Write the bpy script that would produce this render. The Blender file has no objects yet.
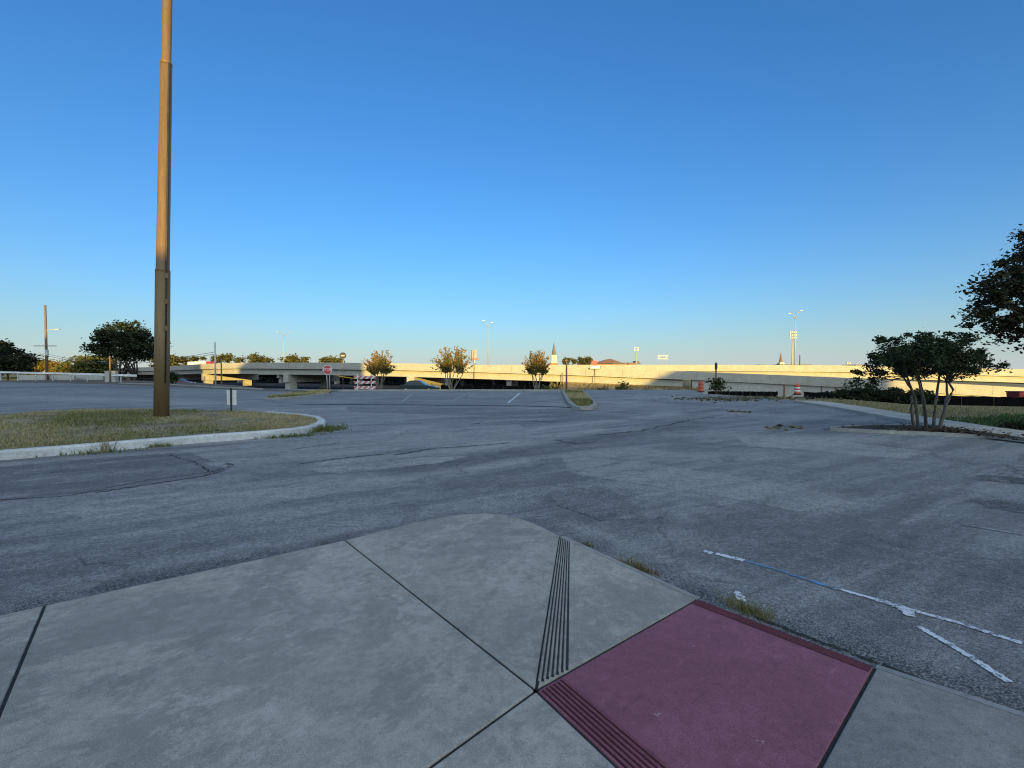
import bpy, math, random
import numpy as np
from mathutils import Vector, Matrix

random.seed(7); rng = np.random.default_rng(7)
scene = bpy.context.scene
C = scene.collection
R_ = math.radians

# ------------------------------------------------------------------ camera
F, CX, CY, HORIZON, CAMZ = 450.0, 512.0, 384.0, 373.0, 1.6
PITCH = math.atan((CY - HORIZON) / F)
cam_d = bpy.data.cameras.new('camera'); cam = bpy.data.objects.new('camera', cam_d); C.objects.link(cam)
cam_d.sensor_width = 36.0; cam_d.lens = F / 1024 * 36.0
cam_d.clip_start = 0.05; cam_d.clip_end = 6000
cam.location = (0, 0, CAMZ); cam.rotation_euler = (math.pi / 2 - PITCH, 0, 0)
scene.camera = cam

def ray(px, py):
    a, b = (px - CX) / F, (CY - py) / F
    c, s = math.cos(PITCH), math.sin(PITCH)
    return a, c + b * s, b * c - s            # world direction
def gp(px, py, z=0.0):                         # pixel -> point on the level z
    x, y, w = ray(px, py); t = (z - CAMZ) / w
    return Vector((x * t, y * t, z))
def at(px, py, Y):                             # pixel -> point at distance Y
    x, y, w = ray(px, py); t = Y / y
    return Vector((x * t, Y, CAMZ + w * t))
def atx(px, Y): return (px - CX) / F * Y * 1.0

# ------------------------------------------------------------------ materials
def new_mat(name):
    m = bpy.data.materials.new(name); m.use_nodes = True
    nt = m.node_tree; b = nt.nodes['Principled BSDF']
    return m, nt, b
def node(nt, typ, **kw):
    n = nt.nodes.new(typ)
    for k, v in kw.items():
        if hasattr(n, k) and not k[0].isupper(): setattr(n, k, v)
        else: n.inputs[k.replace('_', ' ')].default_value = v
    return n
def mapr(nt, src, a, b, c, d):
    n = nt.nodes.new('ShaderNodeMapRange'); n.inputs[1].default_value = a; n.inputs[2].default_value = b
    n.inputs[3].default_value = c; n.inputs[4].default_value = d; nt.links.new(src, n.inputs[0]); return n.outputs[0]
def mixc(nt, fac, a, b, mode='MIX'):
    n = nt.nodes.new('ShaderNodeMix'); n.data_type = 'RGBA'; n.blend_type = mode
    for sock, v in ((n.inputs[0], fac), (n.inputs[6], a), (n.inputs[7], b)):
        if hasattr(v, 'node'): nt.links.new(v, sock)
        elif isinstance(v, (int, float)): sock.default_value = v
        else: sock.default_value = (*v, 1) if len(v) == 3 else v
    return n.outputs[2]
def noise(nt, vec, scale, detail=4, rough=.55, dist=0.0):
    n = nt.nodes.new('ShaderNodeTexNoise'); n.inputs['Scale'].default_value = scale
    n.inputs['Detail'].default_value = detail; n.inputs['Roughness'].default_value = rough
    n.inputs['Distortion'].default_value = dist
    if vec is not None: nt.links.new(vec, n.inputs['Vector'])
    return n.outputs['Fac']
def coords(nt, rot=0.0, scale=(1, 1, 1), kind='Object'):
    t = nt.nodes.new('ShaderNodeTexCoord'); mp = nt.nodes.new('ShaderNodeMapping')
    if rot:                                                  # stretched along the direction |rot|
        mp.vector_type = 'TEXTURE'; mp.inputs['Rotation'].default_value = (0, 0, abs(rot)); mp.inputs['Scale'].default_value = tuple(1 / q for q in scale)
    else: mp.inputs['Scale'].default_value = scale
    nt.links.new(t.outputs[kind], mp.inputs['Vector']); return mp.outputs[0]
def bump(nt, b, h, strength=.3, dist=.01):
    n = nt.nodes.new('ShaderNodeBump'); n.inputs['Strength'].default_value = strength; n.inputs['Distance'].default_value = dist
    nt.links.new(h, n.inputs['Height']); nt.links.new(n.outputs[0], b.inputs['Normal'])
def attr(nt, name):
    n = nt.nodes.new('ShaderNodeAttribute'); n.attribute_name = name; return n.outputs['Fac']
def mul(nt, a, b, op='MULTIPLY'):
    n = nt.nodes.new('ShaderNodeMath'); n.operation = op
    for s, v in ((n.inputs[0], a), (n.inputs[1], b)):
        if hasattr(v, 'node'): nt.links.new(v, s)
        else: s.default_value = v
    n.use_clamp = False
    return n.outputs[0]

def simple(name, col, rough=.7, var=.2, scale=6.0, metal=0.0, bumps=.0, fine=0.0, stretch=(1, 1, 1)):
    m, nt, b = new_mat(name)
    v = coords(nt, scale=stretch)
    f = noise(nt, v, scale, 5, .6)
    lo = tuple(c * (1 - var) for c in col); hi = tuple(min(1, c * (1 + var)) for c in col)
    c = mixc(nt, mapr(nt, f, .3, .7, 0, 1), lo, hi)
    if fine:
        g = noise(nt, v, scale * 12, 2)
        c = mixc(nt, mapr(nt, g, .35, .65, 0, fine), c, tuple(x * .45 for x in col))
    nt.links.new(c, b.inputs['Base Color'])
    b.inputs['Roughness'].default_value = rough; b.inputs['Metallic'].default_value = metal
    b.inputs['Specular IOR Level'].default_value = .3
    if bumps: bump(nt, b, noise(nt, v, scale * 8, 4), bumps, .01)
    return m

def leaf_mat(name, cols, transl=.25):
    m, nt, b = new_mat(name)
    r = attr(nt, 'leafv')
    cr = nt.nodes.new('ShaderNodeValToRGB'); e = cr.color_ramp.elements
    while len(e) < len(cols): e.new(.5)
    for i, c in enumerate(cols):
        e[i].position = i / (len(cols) - 1); e[i].color = (*c, 1)
    nt.links.new(r, cr.inputs[0]); nt.links.new(cr.outputs[0], b.inputs['Base Color'])
    b.inputs['Roughness'].default_value = .6; b.inputs['Specular IOR Level'].default_value = .25
    tr = nt.nodes.new('ShaderNodeBsdfTranslucent'); nt.links.new(cr.outputs[0], tr.inputs[0])
    mx = nt.nodes.new('ShaderNodeMixShader'); mx.inputs[0].default_value = transl
    nt.links.new(b.outputs[0], mx.inputs[1]); nt.links.new(tr.outputs[0], mx.inputs[2])
    nt.links.new(mx.outputs[0], nt.nodes['Material Output'].inputs[0])
    return m

M = {}
# weathered asphalt, with dust, stain and patch shares stored on the mesh
def asphalt_mat():
    m, nt, b = new_mat('asphalt')
    v = coords(nt); vs = coords(nt, rot=-R_(33), scale=(.22, 1.5, 1))
    vs2 = coords(nt, rot=-R_(30), scale=(.5, 1.1, 1))
    vq = coords(nt, rot=-R_(30), scale=(.42, 1.25, 1))
    big = noise(nt, vq, .42, 10, .70, .5)
    mid = noise(nt, vq, 1.3, 10, .78, .5)
    sml = noise(nt, v, 5.5, 8, .82, .2)
    strk = noise(nt, coords(nt, rot=-R_(30), scale=(.13, 1.5, 1)), 1.1, 10, .74, .4)
    blot = noise(nt, v, .33, 10, .74, .7)
    fine = noise(nt, v, 30, 6, .85)
    grit = noise(nt, v, 110, 3, .75)
    gvl = nt.nodes.new('ShaderNodeTexVoronoi'); gvl.inputs['Scale'].default_value = 120; nt.links.new(v, gvl.inputs['Vector'])
    gsep = nt.nodes.new('ShaderNodeSeparateColor'); nt.links.new(gvl.outputs['Color'], gsep.inputs[0])
    c = mixc(nt, mapr(nt, big, .40, .60, 0, 1), (.195, .203, .205), (.33, .335, .326))
    c = mixc(nt, mul(nt, mapr(nt, mid, .50, .58, 0, 1), .6), c, (.36, .357, .345))
    c = mixc(nt, mul(nt, mapr(nt, mid, .45, .37, 0, 1), .55), c, (.125, .13, .138))
    c = mixc(nt, mul(nt, mapr(nt, strk, .51, .57, 0, 1), .65), c, (.45, .44, .418))
    c = mixc(nt, mul(nt, mapr(nt, strk, .48, .40, 0, 1), .55), c, (.12, .125, .132))
    c = mixc(nt, mul(nt, mapr(nt, blot, .54, .60, 0, 1), .5), c, (.12, .126, .135))
    dn = mul(nt, attr(nt, 'dust'), mapr(nt, mid, .38, .52, .25, 1.0))
    c = mixc(nt, dn, c, (.54, .52, .475))
    kn = mul(nt, attr(nt, 'dark'), mapr(nt, noise(nt, v, 1.9, 10, .8, .6), .40, .52, .2, 1.0))
    c = mixc(nt, kn, c, (.075, .079, .086))
    # mottled wear down to the size of the stones
    c = mixc(nt, mapr(nt, sml, .46, .58, .0, .62), c, mixc(nt, .55, c, (.05, .052, .056)))
    c = mixc(nt, mapr(nt, sml, .46, .34, 0, .45), c, (.40, .395, .38))
    c = mixc(nt, mapr(nt, fine, .46, .57, .0, .85), c, mixc(nt, .68, c, (.045, .048, .052)))
    c = mixc(nt, mapr(nt, fine, .44, .34, .0, .75), c, (.50, .495, .475))
    ga = mul(nt, mapr(nt, grit, .54, .62, 0, .8), mapr(nt, attr(nt, 'gravel'), 0, 1, .75, 1.0))
    c = mixc(nt, ga, c, (.48, .475, .46))
    gd = mul(nt, mapr(nt, grit, .46, .38, 0, .9), mapr(nt, attr(nt, 'gravel'), 0, 1, .75, 1.0))
    c = mixc(nt, gd, c, (.035, .037, .042))
    # loose stones along the pavement
    gpt = mul(nt, attr(nt, 'gravel'), mapr(nt, sml, .38, .56, .15, 1.0))
    c = mixc(nt, mul(nt, mul(nt, mapr(nt, gsep.outputs[0], .80, .83, 0, 1), gpt), .75), c, (.36, .35, .33))
    c = mixc(nt, mul(nt, mul(nt, mapr(nt, gsep.outputs[0], .46, .42, 0, 1), gpt), .8), c, (.045, .047, .052))
    # hairline crack web
    vor = nt.nodes.new('ShaderNodeTexVoronoi'); vor.feature = 'DISTANCE_TO_EDGE'; vor.inputs['Scale'].default_value = .42
    wob = nt.nodes.new('ShaderNodeTexNoise'); wob.inputs['Scale'].default_value = 1.6; wob.inputs['Detail'].default_value = 7
    nt.links.new(v, wob.inputs['Vector'])
    ad = nt.nodes.new('ShaderNodeVectorMath'); ad.operation = 'MULTIPLY_ADD'
    nt.links.new(wob.outputs['Color'], ad.inputs[0]); ad.inputs[1].default_value = (.8, .8, 0); nt.links.new(v, ad.inputs[2])
    nt.links.new(ad.outputs[0], vor.inputs['Vector'])
    ck = mul(nt, mapr(nt, vor.outputs['Distance'], .002, .007, 1, 0), mapr(nt, noise(nt, v, .23, 3), .48, .58, 0, .6))
    c = mixc(nt, ck, c, (.05, .052, .057))
    nt.links.new(c, b.inputs['Base Color'])
    b.inputs['Roughness'].default_value = .88; b.inputs['Specular IOR Level'].default_value = .25
    h = mul(nt, fine, 1.0, 'MULTIPLY'); h = mul(nt, h, mul(nt, grit, 1.2), 'ADD')
    h = mul(nt, h, mul(nt, ck, -2.0), 'ADD')
    bump(nt, b, h, .55, .012)
    return m

def concrete_mat(name, c0, c1, stain, seed=0.0, dirt=.6, specks=None):
    m, nt, b = new_mat(name)
    v = coords(nt); mpn = v.node; mpn.inputs['Location'].default_value = (seed, seed * .7, 0)
    vs = coords(nt, rot=-R_(36), scale=(.85, 1.1, 1)); vs.node.inputs['Location'].default_value = (seed, 3, 0)
    a = noise(nt, v, .8, 9, .68, .2); s = noise(nt, vs, .72, 12, .74, .25); f = noise(nt, v, 14, 8, .8); g = noise(nt, v, 200, 3, .7)
    s2 = noise(nt, vs, 1.7, 12, .78, .2); pits = noise(nt, v, 55, 2); wide = noise(nt, v, .35, 5, .6)
    c = mixc(nt, mapr(nt, a, .38, .62, 0, 1), c0, c1)
    sm = mul(nt, mapr(nt, s, .498, .525, 0, 1), mapr(nt, wide, .38, .6, .25, 1))
    c = mixc(nt, mul(nt, sm, dirt), c, stain)
    c = mixc(nt, mul(nt, mul(nt, mapr(nt, s2, .55, .575, 0, 1), mapr(nt, wide, .42, .58, 1, .15)), .6), c, tuple(min(1, x * 1.2) for x in c1))
    c = mixc(nt, mul(nt, mapr(nt, s2, .45, .40, 0, 1), dirt * .7), c, tuple(x * .85 for x in stain))
    c = mixc(nt, mapr(nt, f, .45, .60, 0, .45), c, tuple(x * .60 for x in c0))
    c = mixc(nt, mapr(nt, f, .44, .32, 0, .35), c, tuple(min(1, x * 1.18) for x in c1))
    c = mixc(nt, mapr(nt, g, .53, .64, 0, .6), c, tuple(x * .42 for x in c0))
    c = mixc(nt, mapr(nt, g, .45, .34, 0, .5), c, tuple(min(1, x * 1.35) for x in c1))
    c = mixc(nt, mapr(nt, pits, .73, .77, 0, .8), c, (.05, .05, .05))
    if specks is not None:
        sp = noise(nt, v, 17, 3, .6)
        c = mixc(nt, mapr(nt, sp, .735, .75, 0, .8), c, specks)
        sc = noise(nt, coords(nt, rot=R_(40), scale=(.5, 4, 1)), 3.0, 9, .75, .2)
        c = mixc(nt, mapr(nt, sc, .60, .66, 0, .45), c, tuple(x * .5 for x in c0)); c = mixc(nt, mapr(nt, sc, .38, .33, 0, .35), c, tuple(min(1, x * 1.35 + .03) for x in c1))
    nt.links.new(c, b.inputs['Base Color']); b.inputs['Roughness'].default_value = .9
    b.inputs['Specular IOR Level'].default_value = .22
    bump(nt, b, mul(nt, f, mul(nt, g, .5), 'ADD'), .28, .006)
    return m

M['asphalt'] = asphalt_mat()
M['concrete'] = concrete_mat('pavement_concrete', (.33, .308, .268), (.45, .42, .365), (.235, .224, .206), 0.0, .8)
M['pathm'] = concrete_mat('path_concrete', (.42, .395, .345), (.52, .49, .43), (.34, .32, .28), 6.0, .5)
M['concrete2'] = concrete_mat('older_pavement_concrete', (.27, .255, .225), (.35, .33, .29), (.22, .21, .195), 4.0, .5)
M['red'] = concrete_mat('red_painted_concrete', (.27, .102, .138), (.31, .122, .165), (.228, .088, .118), 5.0, .6, (.45, .38, .36))
M['kerbgrey'] = concrete_mat('kerb_concrete', (.30, .295, .275), (.38, .37, .34), (.2, .195, .18), 2.0)
M['kerbwhite'] = concrete_mat('worn_white_paint', (.56, .57, .55), (.70, .70, .68), (.42, .41, .38), 3.0, .55)
M['joint'] = simple('joint_dirt_and_edge_shade', (.035, .035, .036), .95, .3, 20)
M['crackm'] = simple('crack_dirt', (.035, .036, .04), .95, .4, 10)
M['paintw'] = simple('worn_line_paint', (.58, .60, .62), .8, .25, 9, 0, .2, .75)
M['paintf'] = simple('faded_line_paint', (.27, .275, .27), .85, .3, 5, 0, 0, .6)
M['paintb'] = simple('blue_line_paint', (.10, .24, .48), .8, .3, 9, 0, 0, .7)
M['bridge'] = concrete_mat('bridge_concrete', (.39, .365, .315), (.46, .435, .375), (.33, .30, .25), 1.0, .35)
M['bridge2'] = concrete_mat('wall_concrete', (.40, .385, .35), (.46, .445, .40), (.34, .325, .29), 9.0, .4)
M['dirt'] = simple('dry_earth', (.36, .25, .14), .95, .35, .6, 0, .4, .4)
M['mulch'] = simple('bed_mulch', (.06, .045, .036), .95, .5, 5, 0, .6, .5)
M['poleb'] = simple('weathered_brown_steel', (.20, .124, .062), .5, .2, 1.2, .15, .08, .35, (6, 6, .5))
M['poled'] = simple('dark_brown_steel', (.22, .148, .070), .55, .12, 1.5, .15, .08, .3, (6, 6, .5))
M['galv'] = simple('galvanised_steel', (.50, .50, .48), .5, .15, 3, .3)
M['lampm'] = simple('dull_grey_steel', (.32, .32, .31), .6, .15, 3, .1)
M['whitem'] = simple('white_metal', (.74, .74, .72), .5, .12, 3)
M['darkm'] = simple('dark_metal', (.04, .04, .042), .5, .3, 3)
M['wood'] = simple('weathered_pole_wood', (.20, .135, .095), .85, .3, 1.5, 0, .3, .4, (5, 5, .4))
M['silt'] = simple('black_silt_fabric', (.006, .006, .007), .95, .4, 2, 0, .5); M['silt'].node_tree.nodes['Principled BSDF'].inputs['Specular IOR Level'].default_value = .05
M['redp'] = simple('red_paint', (.52, .035, .04), .5, .15, 4)
M['redd2'] = simple('dark_red_paint_metal', (.15, .022, .025), .55, .2, 4)
M['signred'] = simple('faded_sign_red', (.50, .075, .085), .55, .15, 6)
M['orange'] = simple('faded_orange_plastic', (.52, .115, .06), .5, .15, 5)
M['tyre'] = simple('tyre_rubber', (.02, .02, .02), .8, .3, 9)
M['cargrey'] = simple('dark_teal_car_paint', (.035, .055, .06), .3, .1, 2, .2)
M['glass'] = simple('dark_glass', (.03, .04, .045), .1, .1, 2)
M['barkl'] = simple('pale_smooth_bark', (.27, .225, .175), .75, .35, 5, 0, .3, .4, (4, 4, .6))
M['barkm'] = simple('grey_brown_smooth_bark', (.15, .125, .10), .8, .4, 5, 0, .3, .5, (4, 4, .6))
M['barkd'] = simple('dark_bark', (.075, .058, .045), .9, .35, 6, 0, .5, .4, (3, 3, .6))
M['brick'] = simple('brown_brick', (.28, .16, .10), .85, .2, 2)
M['roofb'] = simple('brown_shingles', (.20, .115, .085), .9, .2, 1)
M['cream'] = simple('cream_render', (.62, .55, .40), .8, .12, 1)
M['slate'] = simple('grey_slate', (.14, .12, .12), .8, .2, 1)
M['stucco'] = simple('beige_stucco', (.42, .36, .29), .9, .12, 2)

# ------------------------------------------------------------------ mesh helpers
class MB:
    def __init__(s): s.v = []; s.f = []
    def quad(s, a, b, c, d):
        n = len(s.v); s.v += [tuple(a), tuple(b), tuple(c), tuple(d)]; s.f.append((n, n + 1, n + 2, n + 3)); return s
    def poly(s, pts):
        n = len(s.v); s.v += [tuple(p) for p in pts]; s.f.append(tuple(range(n, n + len(pts)))); return s
    def box(s, c, size, rz=0.0, M4=None):
        n = len(s.v); hx, hy, hz = size[0] / 2, size[1] / 2, size[2] / 2
        ca, sa = math.cos(rz), math.sin(rz)
        for x, y, z in ((-hx, -hy, -hz), (hx, -hy, -hz), (hx, hy, -hz), (-hx, hy, -hz), (-hx, -hy, hz), (hx, -hy, hz), (hx, hy, hz), (-hx, hy, hz)):
            p = (c[0] + x * ca - y * sa, c[1] + x * sa + y * ca, c[2] + z)
            s.v.append(p)
        for q in ((0, 3, 2, 1), (4, 5, 6, 7), (0, 1, 5, 4), (1, 2, 6, 5), (2, 3, 7, 6), (3, 0, 4, 7)):
            s.f.append(tuple(n + i for i in q))
        return s
    def tube(s, pts, rad, k=8, caps=True):
        pts = [Vector(p) for p in pts]; n0 = len(s.v); N = len(pts)
        rad = rad if hasattr(rad, '__len__') else [rad] * N
        up = Vector((0, 0, 1))
        for i, p in enumerate(pts):
            t = (pts[min(i + 1, N - 1)] - pts[max(i - 1, 0)])
            t = t.normalized() if t.length > 1e-9 else Vector((0, 0, 1))
            ref = up if abs(t.z) < .95 else Vector((1, 0, 0))
            a = t.cross(ref).normalized(); b2 = t.cross(a).normalized()
            for j in range(k):
                w = 2 * math.pi * j / k
                s.v.append(tuple(p + (a * math.cos(w) + b2 * math.sin(w)) * rad[i]))
        for i in range(N - 1):
            for j in range(k):
                j2 = (j + 1) % k
                s.f.append((n0 + i * k + j, n0 + (i + 1) * k + j, n0 + (i + 1) * k + j2, n0 + i * k + j2))
        if caps:
            s.f.append(tuple(n0 + j for j in range(k))); s.f.append(tuple(n0 + (N - 1) * k + j for j in range(k - 1, -1, -1)))
        return s
    def prism(s, outline, z0, z1):              # outline: list of (x,y), z0/z1 number or fn
        n = len(s.v); k = len(outline)
        fz0 = z0 if callable(z0) else (lambda x, y: z0); fz1 = z1 if callable(z1) else (lambda x, y: z1)
        s.v += [(x, y, fz0(x, y)) for x, y in outline] + [(x, y, fz1(x, y)) for x, y in outline]
        s.f.append(tuple(range(n + k - 1, n - 1, -1))); s.f.append(tuple(range(n + k, n + 2 * k)))
        for i in range(k):
            j = (i + 1) % k; s.f.append((n + i, n + j, n + k + j, n + k + i))
        return s
    def extrude_y(s, outline, y0, y1):          # outline in (x,z)
        n = len(s.v); k = len(outline)
        s.v += [(x, y0, z) for x, z in outline] + [(x, y1, z) for x, z in outline]
        s.f.append(tuple(range(n, n + k))); s.f.append(tuple(range(n + 2 * k - 1, n + k - 1, -1)))
        for i in range(k):
            j = (i + 1) % k; s.f.append((n + i, n + k + i, n + k + j, n + j))
        return s
    def build(s, name, mat, parent=None, smooth=False, bevel=0.0, loc=None):
        me = bpy.data.meshes.new(name); me.from_pydata(s.v, [], s.f); me.update()
        return link(name, me, mat, parent, smooth, bevel, loc)

def link(name, me, mat, parent=None, smooth=False, bevel=0.0, loc=None):
    o = bpy.data.objects.new(name, me); C.objects.link(o)
    if mat is not None: me.materials.append(mat)
    if parent is not None: o.parent = parent
    if loc is not None: o.location = loc
    if smooth:
        for p in me.polygons: p.use_smooth = True
        if smooth == 'auto':
            md = o.modifiers.new('split', 'EDGE_SPLIT'); md.split_angle = R_(40)
    if bevel:
        md = o.modifiers.new('bevel', 'BEVEL'); md.width = bevel; md.segments = 2; md.limit_method = 'ANGLE'
    return o
def np_mesh(name, verts, faces):
    me = bpy.data.meshes.new(name)
    verts = np.asarray(verts, dtype=np.float32); faces = np.asarray(faces, dtype=np.int32)
    me.vertices.add(len(verts)); me.vertices.foreach_set('co', verts.ravel())
    k = faces.shape[1]; me.loops.add(faces.size); me.loops.foreach_set('vertex_index', faces.ravel())
    me.polygons.add(len(faces)); me.polygons.foreach_set('loop_start', np.arange(0, faces.size, k, dtype=np.int32))
    me.update(calc_edges=True); return me
def set_attr(me, name, vals):
    a = me.attributes.new(name, 'FLOAT', 'POINT'); a.data.foreach_set('value', np.asarray(vals, dtype=np.float32))

def tag(o, label, cat, group=None):
    o['label'] = label; o['category'] = cat
    if group: o['group'] = group
    return o
def thing(name, label, cat, loc=(0, 0, 0), group=None, rz=0.0):
    o = bpy.data.objects.new(name, None); C.objects.link(o); o.location = loc; o.rotation_euler = (0, 0, rz)
    o.empty_display_size = .3
    return tag(o, label, cat, group)
def setting(o, kind='structure'): o['kind'] = kind; return o
def copy_tree(o, parent=None):
    c = o.copy(); C.objects.link(c)
    if parent is not None: c.parent = parent; c.matrix_parent_inverse = o.matrix_parent_inverse
    for ch in [x for x in o.children]: copy_tree(ch, c)
    return c

# ------------------------------------------------------------------ terrain
EDGE_PX = np.array([-400, 0, 100, 170, 250, 330, 690, 706, 745, 800, 850, 905, 1024])
EDGE_Y = np.array([125, 100, 80, 65, 47, 43.5, 43.0, 34, 30, 25.5, 20, 15.2, 12.0])
def edge_Y(px): return np.interp(px, EDGE_PX, EDGE_Y)
FALL_W = lambda px: np.interp(px, [170, 300, 690, 708, 800, 850, 1024], [14, 9, 9, 14, 20, 30, 34])
def terrain(x, y):
    x = np.asarray(x, float); y = np.asarray(y, float)
    ys = np.maximum(y, .3); px = CX + F * x / ys
    d = y - edge_Y(np.clip(px, -400, 1024)) - np.interp(px, [700, 850], [0.6, 3.0])
    t = np.clip(d / FALL_W(px), 0, 1); t = t * t * (3 - 2 * t)
    h = -1.75 * t
    return np.where(y > 2, h, 0.0)
def tz(x, y): return float(terrain(np.array([x]), np.array([y]))[0])

def build_ground():
    th = np.concatenate([np.linspace(-180, -70, 24, endpoint=False), np.linspace(-70, 70, 240, endpoint=False), np.linspace(70, 180, 24, endpoint=False)])
    th = np.radians(th); r = np.concatenate([[0.4], np.geomspace(1, 30, 50), np.geomspace(31, 150, 90), np.geomspace(160, 4500, 30)])
    T, Rr = np.meshgrid(th, r); x = Rr * np.sin(T); y = Rr * np.cos(T)
    z = terrain(x, y) - .03
    n, m = x.shape
    v = np.stack([x, y, z], -1).reshape(-1, 3)
    i, j = np.meshgrid(np.arange(n - 1), np.arange(m), indexing='ij'); j2 = (j + 1) % m
    f = np.stack([i * m + j, (i + 1) * m + j, (i + 1) * m + j2, i * m + j2], -1).reshape(-1, 4)[:, ::-1]
    me = np_mesh('ground', v, f)
    px = CX + F * x / np.maximum(y, .5)
    green = np.clip((px - 925) / 40, 0, 1) * np.clip((15.4 + (px - 940) * .03 - y) / 1.2, 0, 1) * (y > 2)
    green = np.maximum(green, .55 * (np.clip((y - 120) / 60, 0, 1)))
    m_, nt, b = new_mat('dry_grass_ground'); vv = coords(nt)
    a = noise(nt, vv, .5, 7, .65, .5); g = noise(nt, vv, 7, 5, .7)
    c = mixc(nt, mapr(nt, a, .35, .65, 0, 1), (.25, .205, .115), (.34, .285, .17))
    gr = mixc(nt, mapr(nt, g, .35, .65, 0, 1), (.042, .075, .022), (.075, .105, .032))
    c = mixc(nt, attr(nt, 'green'), c, gr)
    c = mixc(nt, mapr(nt, g, .35, .7, 0, .45), c, (.10, .085, .05))
    nt.links.new(c, b.inputs['Base Color']); b.inputs['Roughness'].default_value = .95; b.inputs['Specular IOR Level'].default_value = .1
    bump(nt, b, g, .6, .06)
    c = mixc(nt, attr(nt, 'road'), c, (.045, .045, .047)); nt.links.new(c, b.inputs['Base Color'])  # road asphalt colour, also painting in the dark shade under the overpasses
    ed = edge_Y(np.clip(px, -400, 1024)); road = np.clip((y - ed - 12) / 4, 0, 1) * (y < 260) * np.clip((690 - px) / 20, 0, 1) * (px > 120) * (y > 2)
    set_attr(me, 'road', road.ravel())
    set_attr(me, 'green', green.ravel())
    return setting(link('ground', me, m_, smooth=True))
build_ground()

def seg_dist(P, poly):
    d = np.full(len(P), 1e9)
    for a, b in zip(poly[:-1], poly[1:]):
        a = np.array(a[:2]); b = np.array(b[:2]); ab = b - a
        t = np.clip(((P - a) @ ab) / max(ab @ ab, 1e-9), 0, 1)
        d = np.minimum(d, np.linalg.norm(P - a - t[:, None] * ab, axis=1))
    return d
def pxs(lst, z=0.0): return [gp(a, b, z) for a, b in lst]
# pavement outline along the asphalt (pixels of the edge)
EDGE_LEFT = [(-140, 640), (0, 613), (150, 579), (345, 540)]
def inside(P, poly):
    x, y = P[:, 0], P[:, 1]; c = np.zeros(len(P), bool); n = len(poly)
    for i in range(n):
        x1, y1 = poly[i][:2]; x2, y2 = poly[(i + 1) % n][:2]
        hit = ((y1 > y) != (y2 > y)) & (x < (x2 - x1) * (y - y1) / ((y2 - y1) or 1e-9) + x1)
        c ^= hit
    return c

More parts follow.
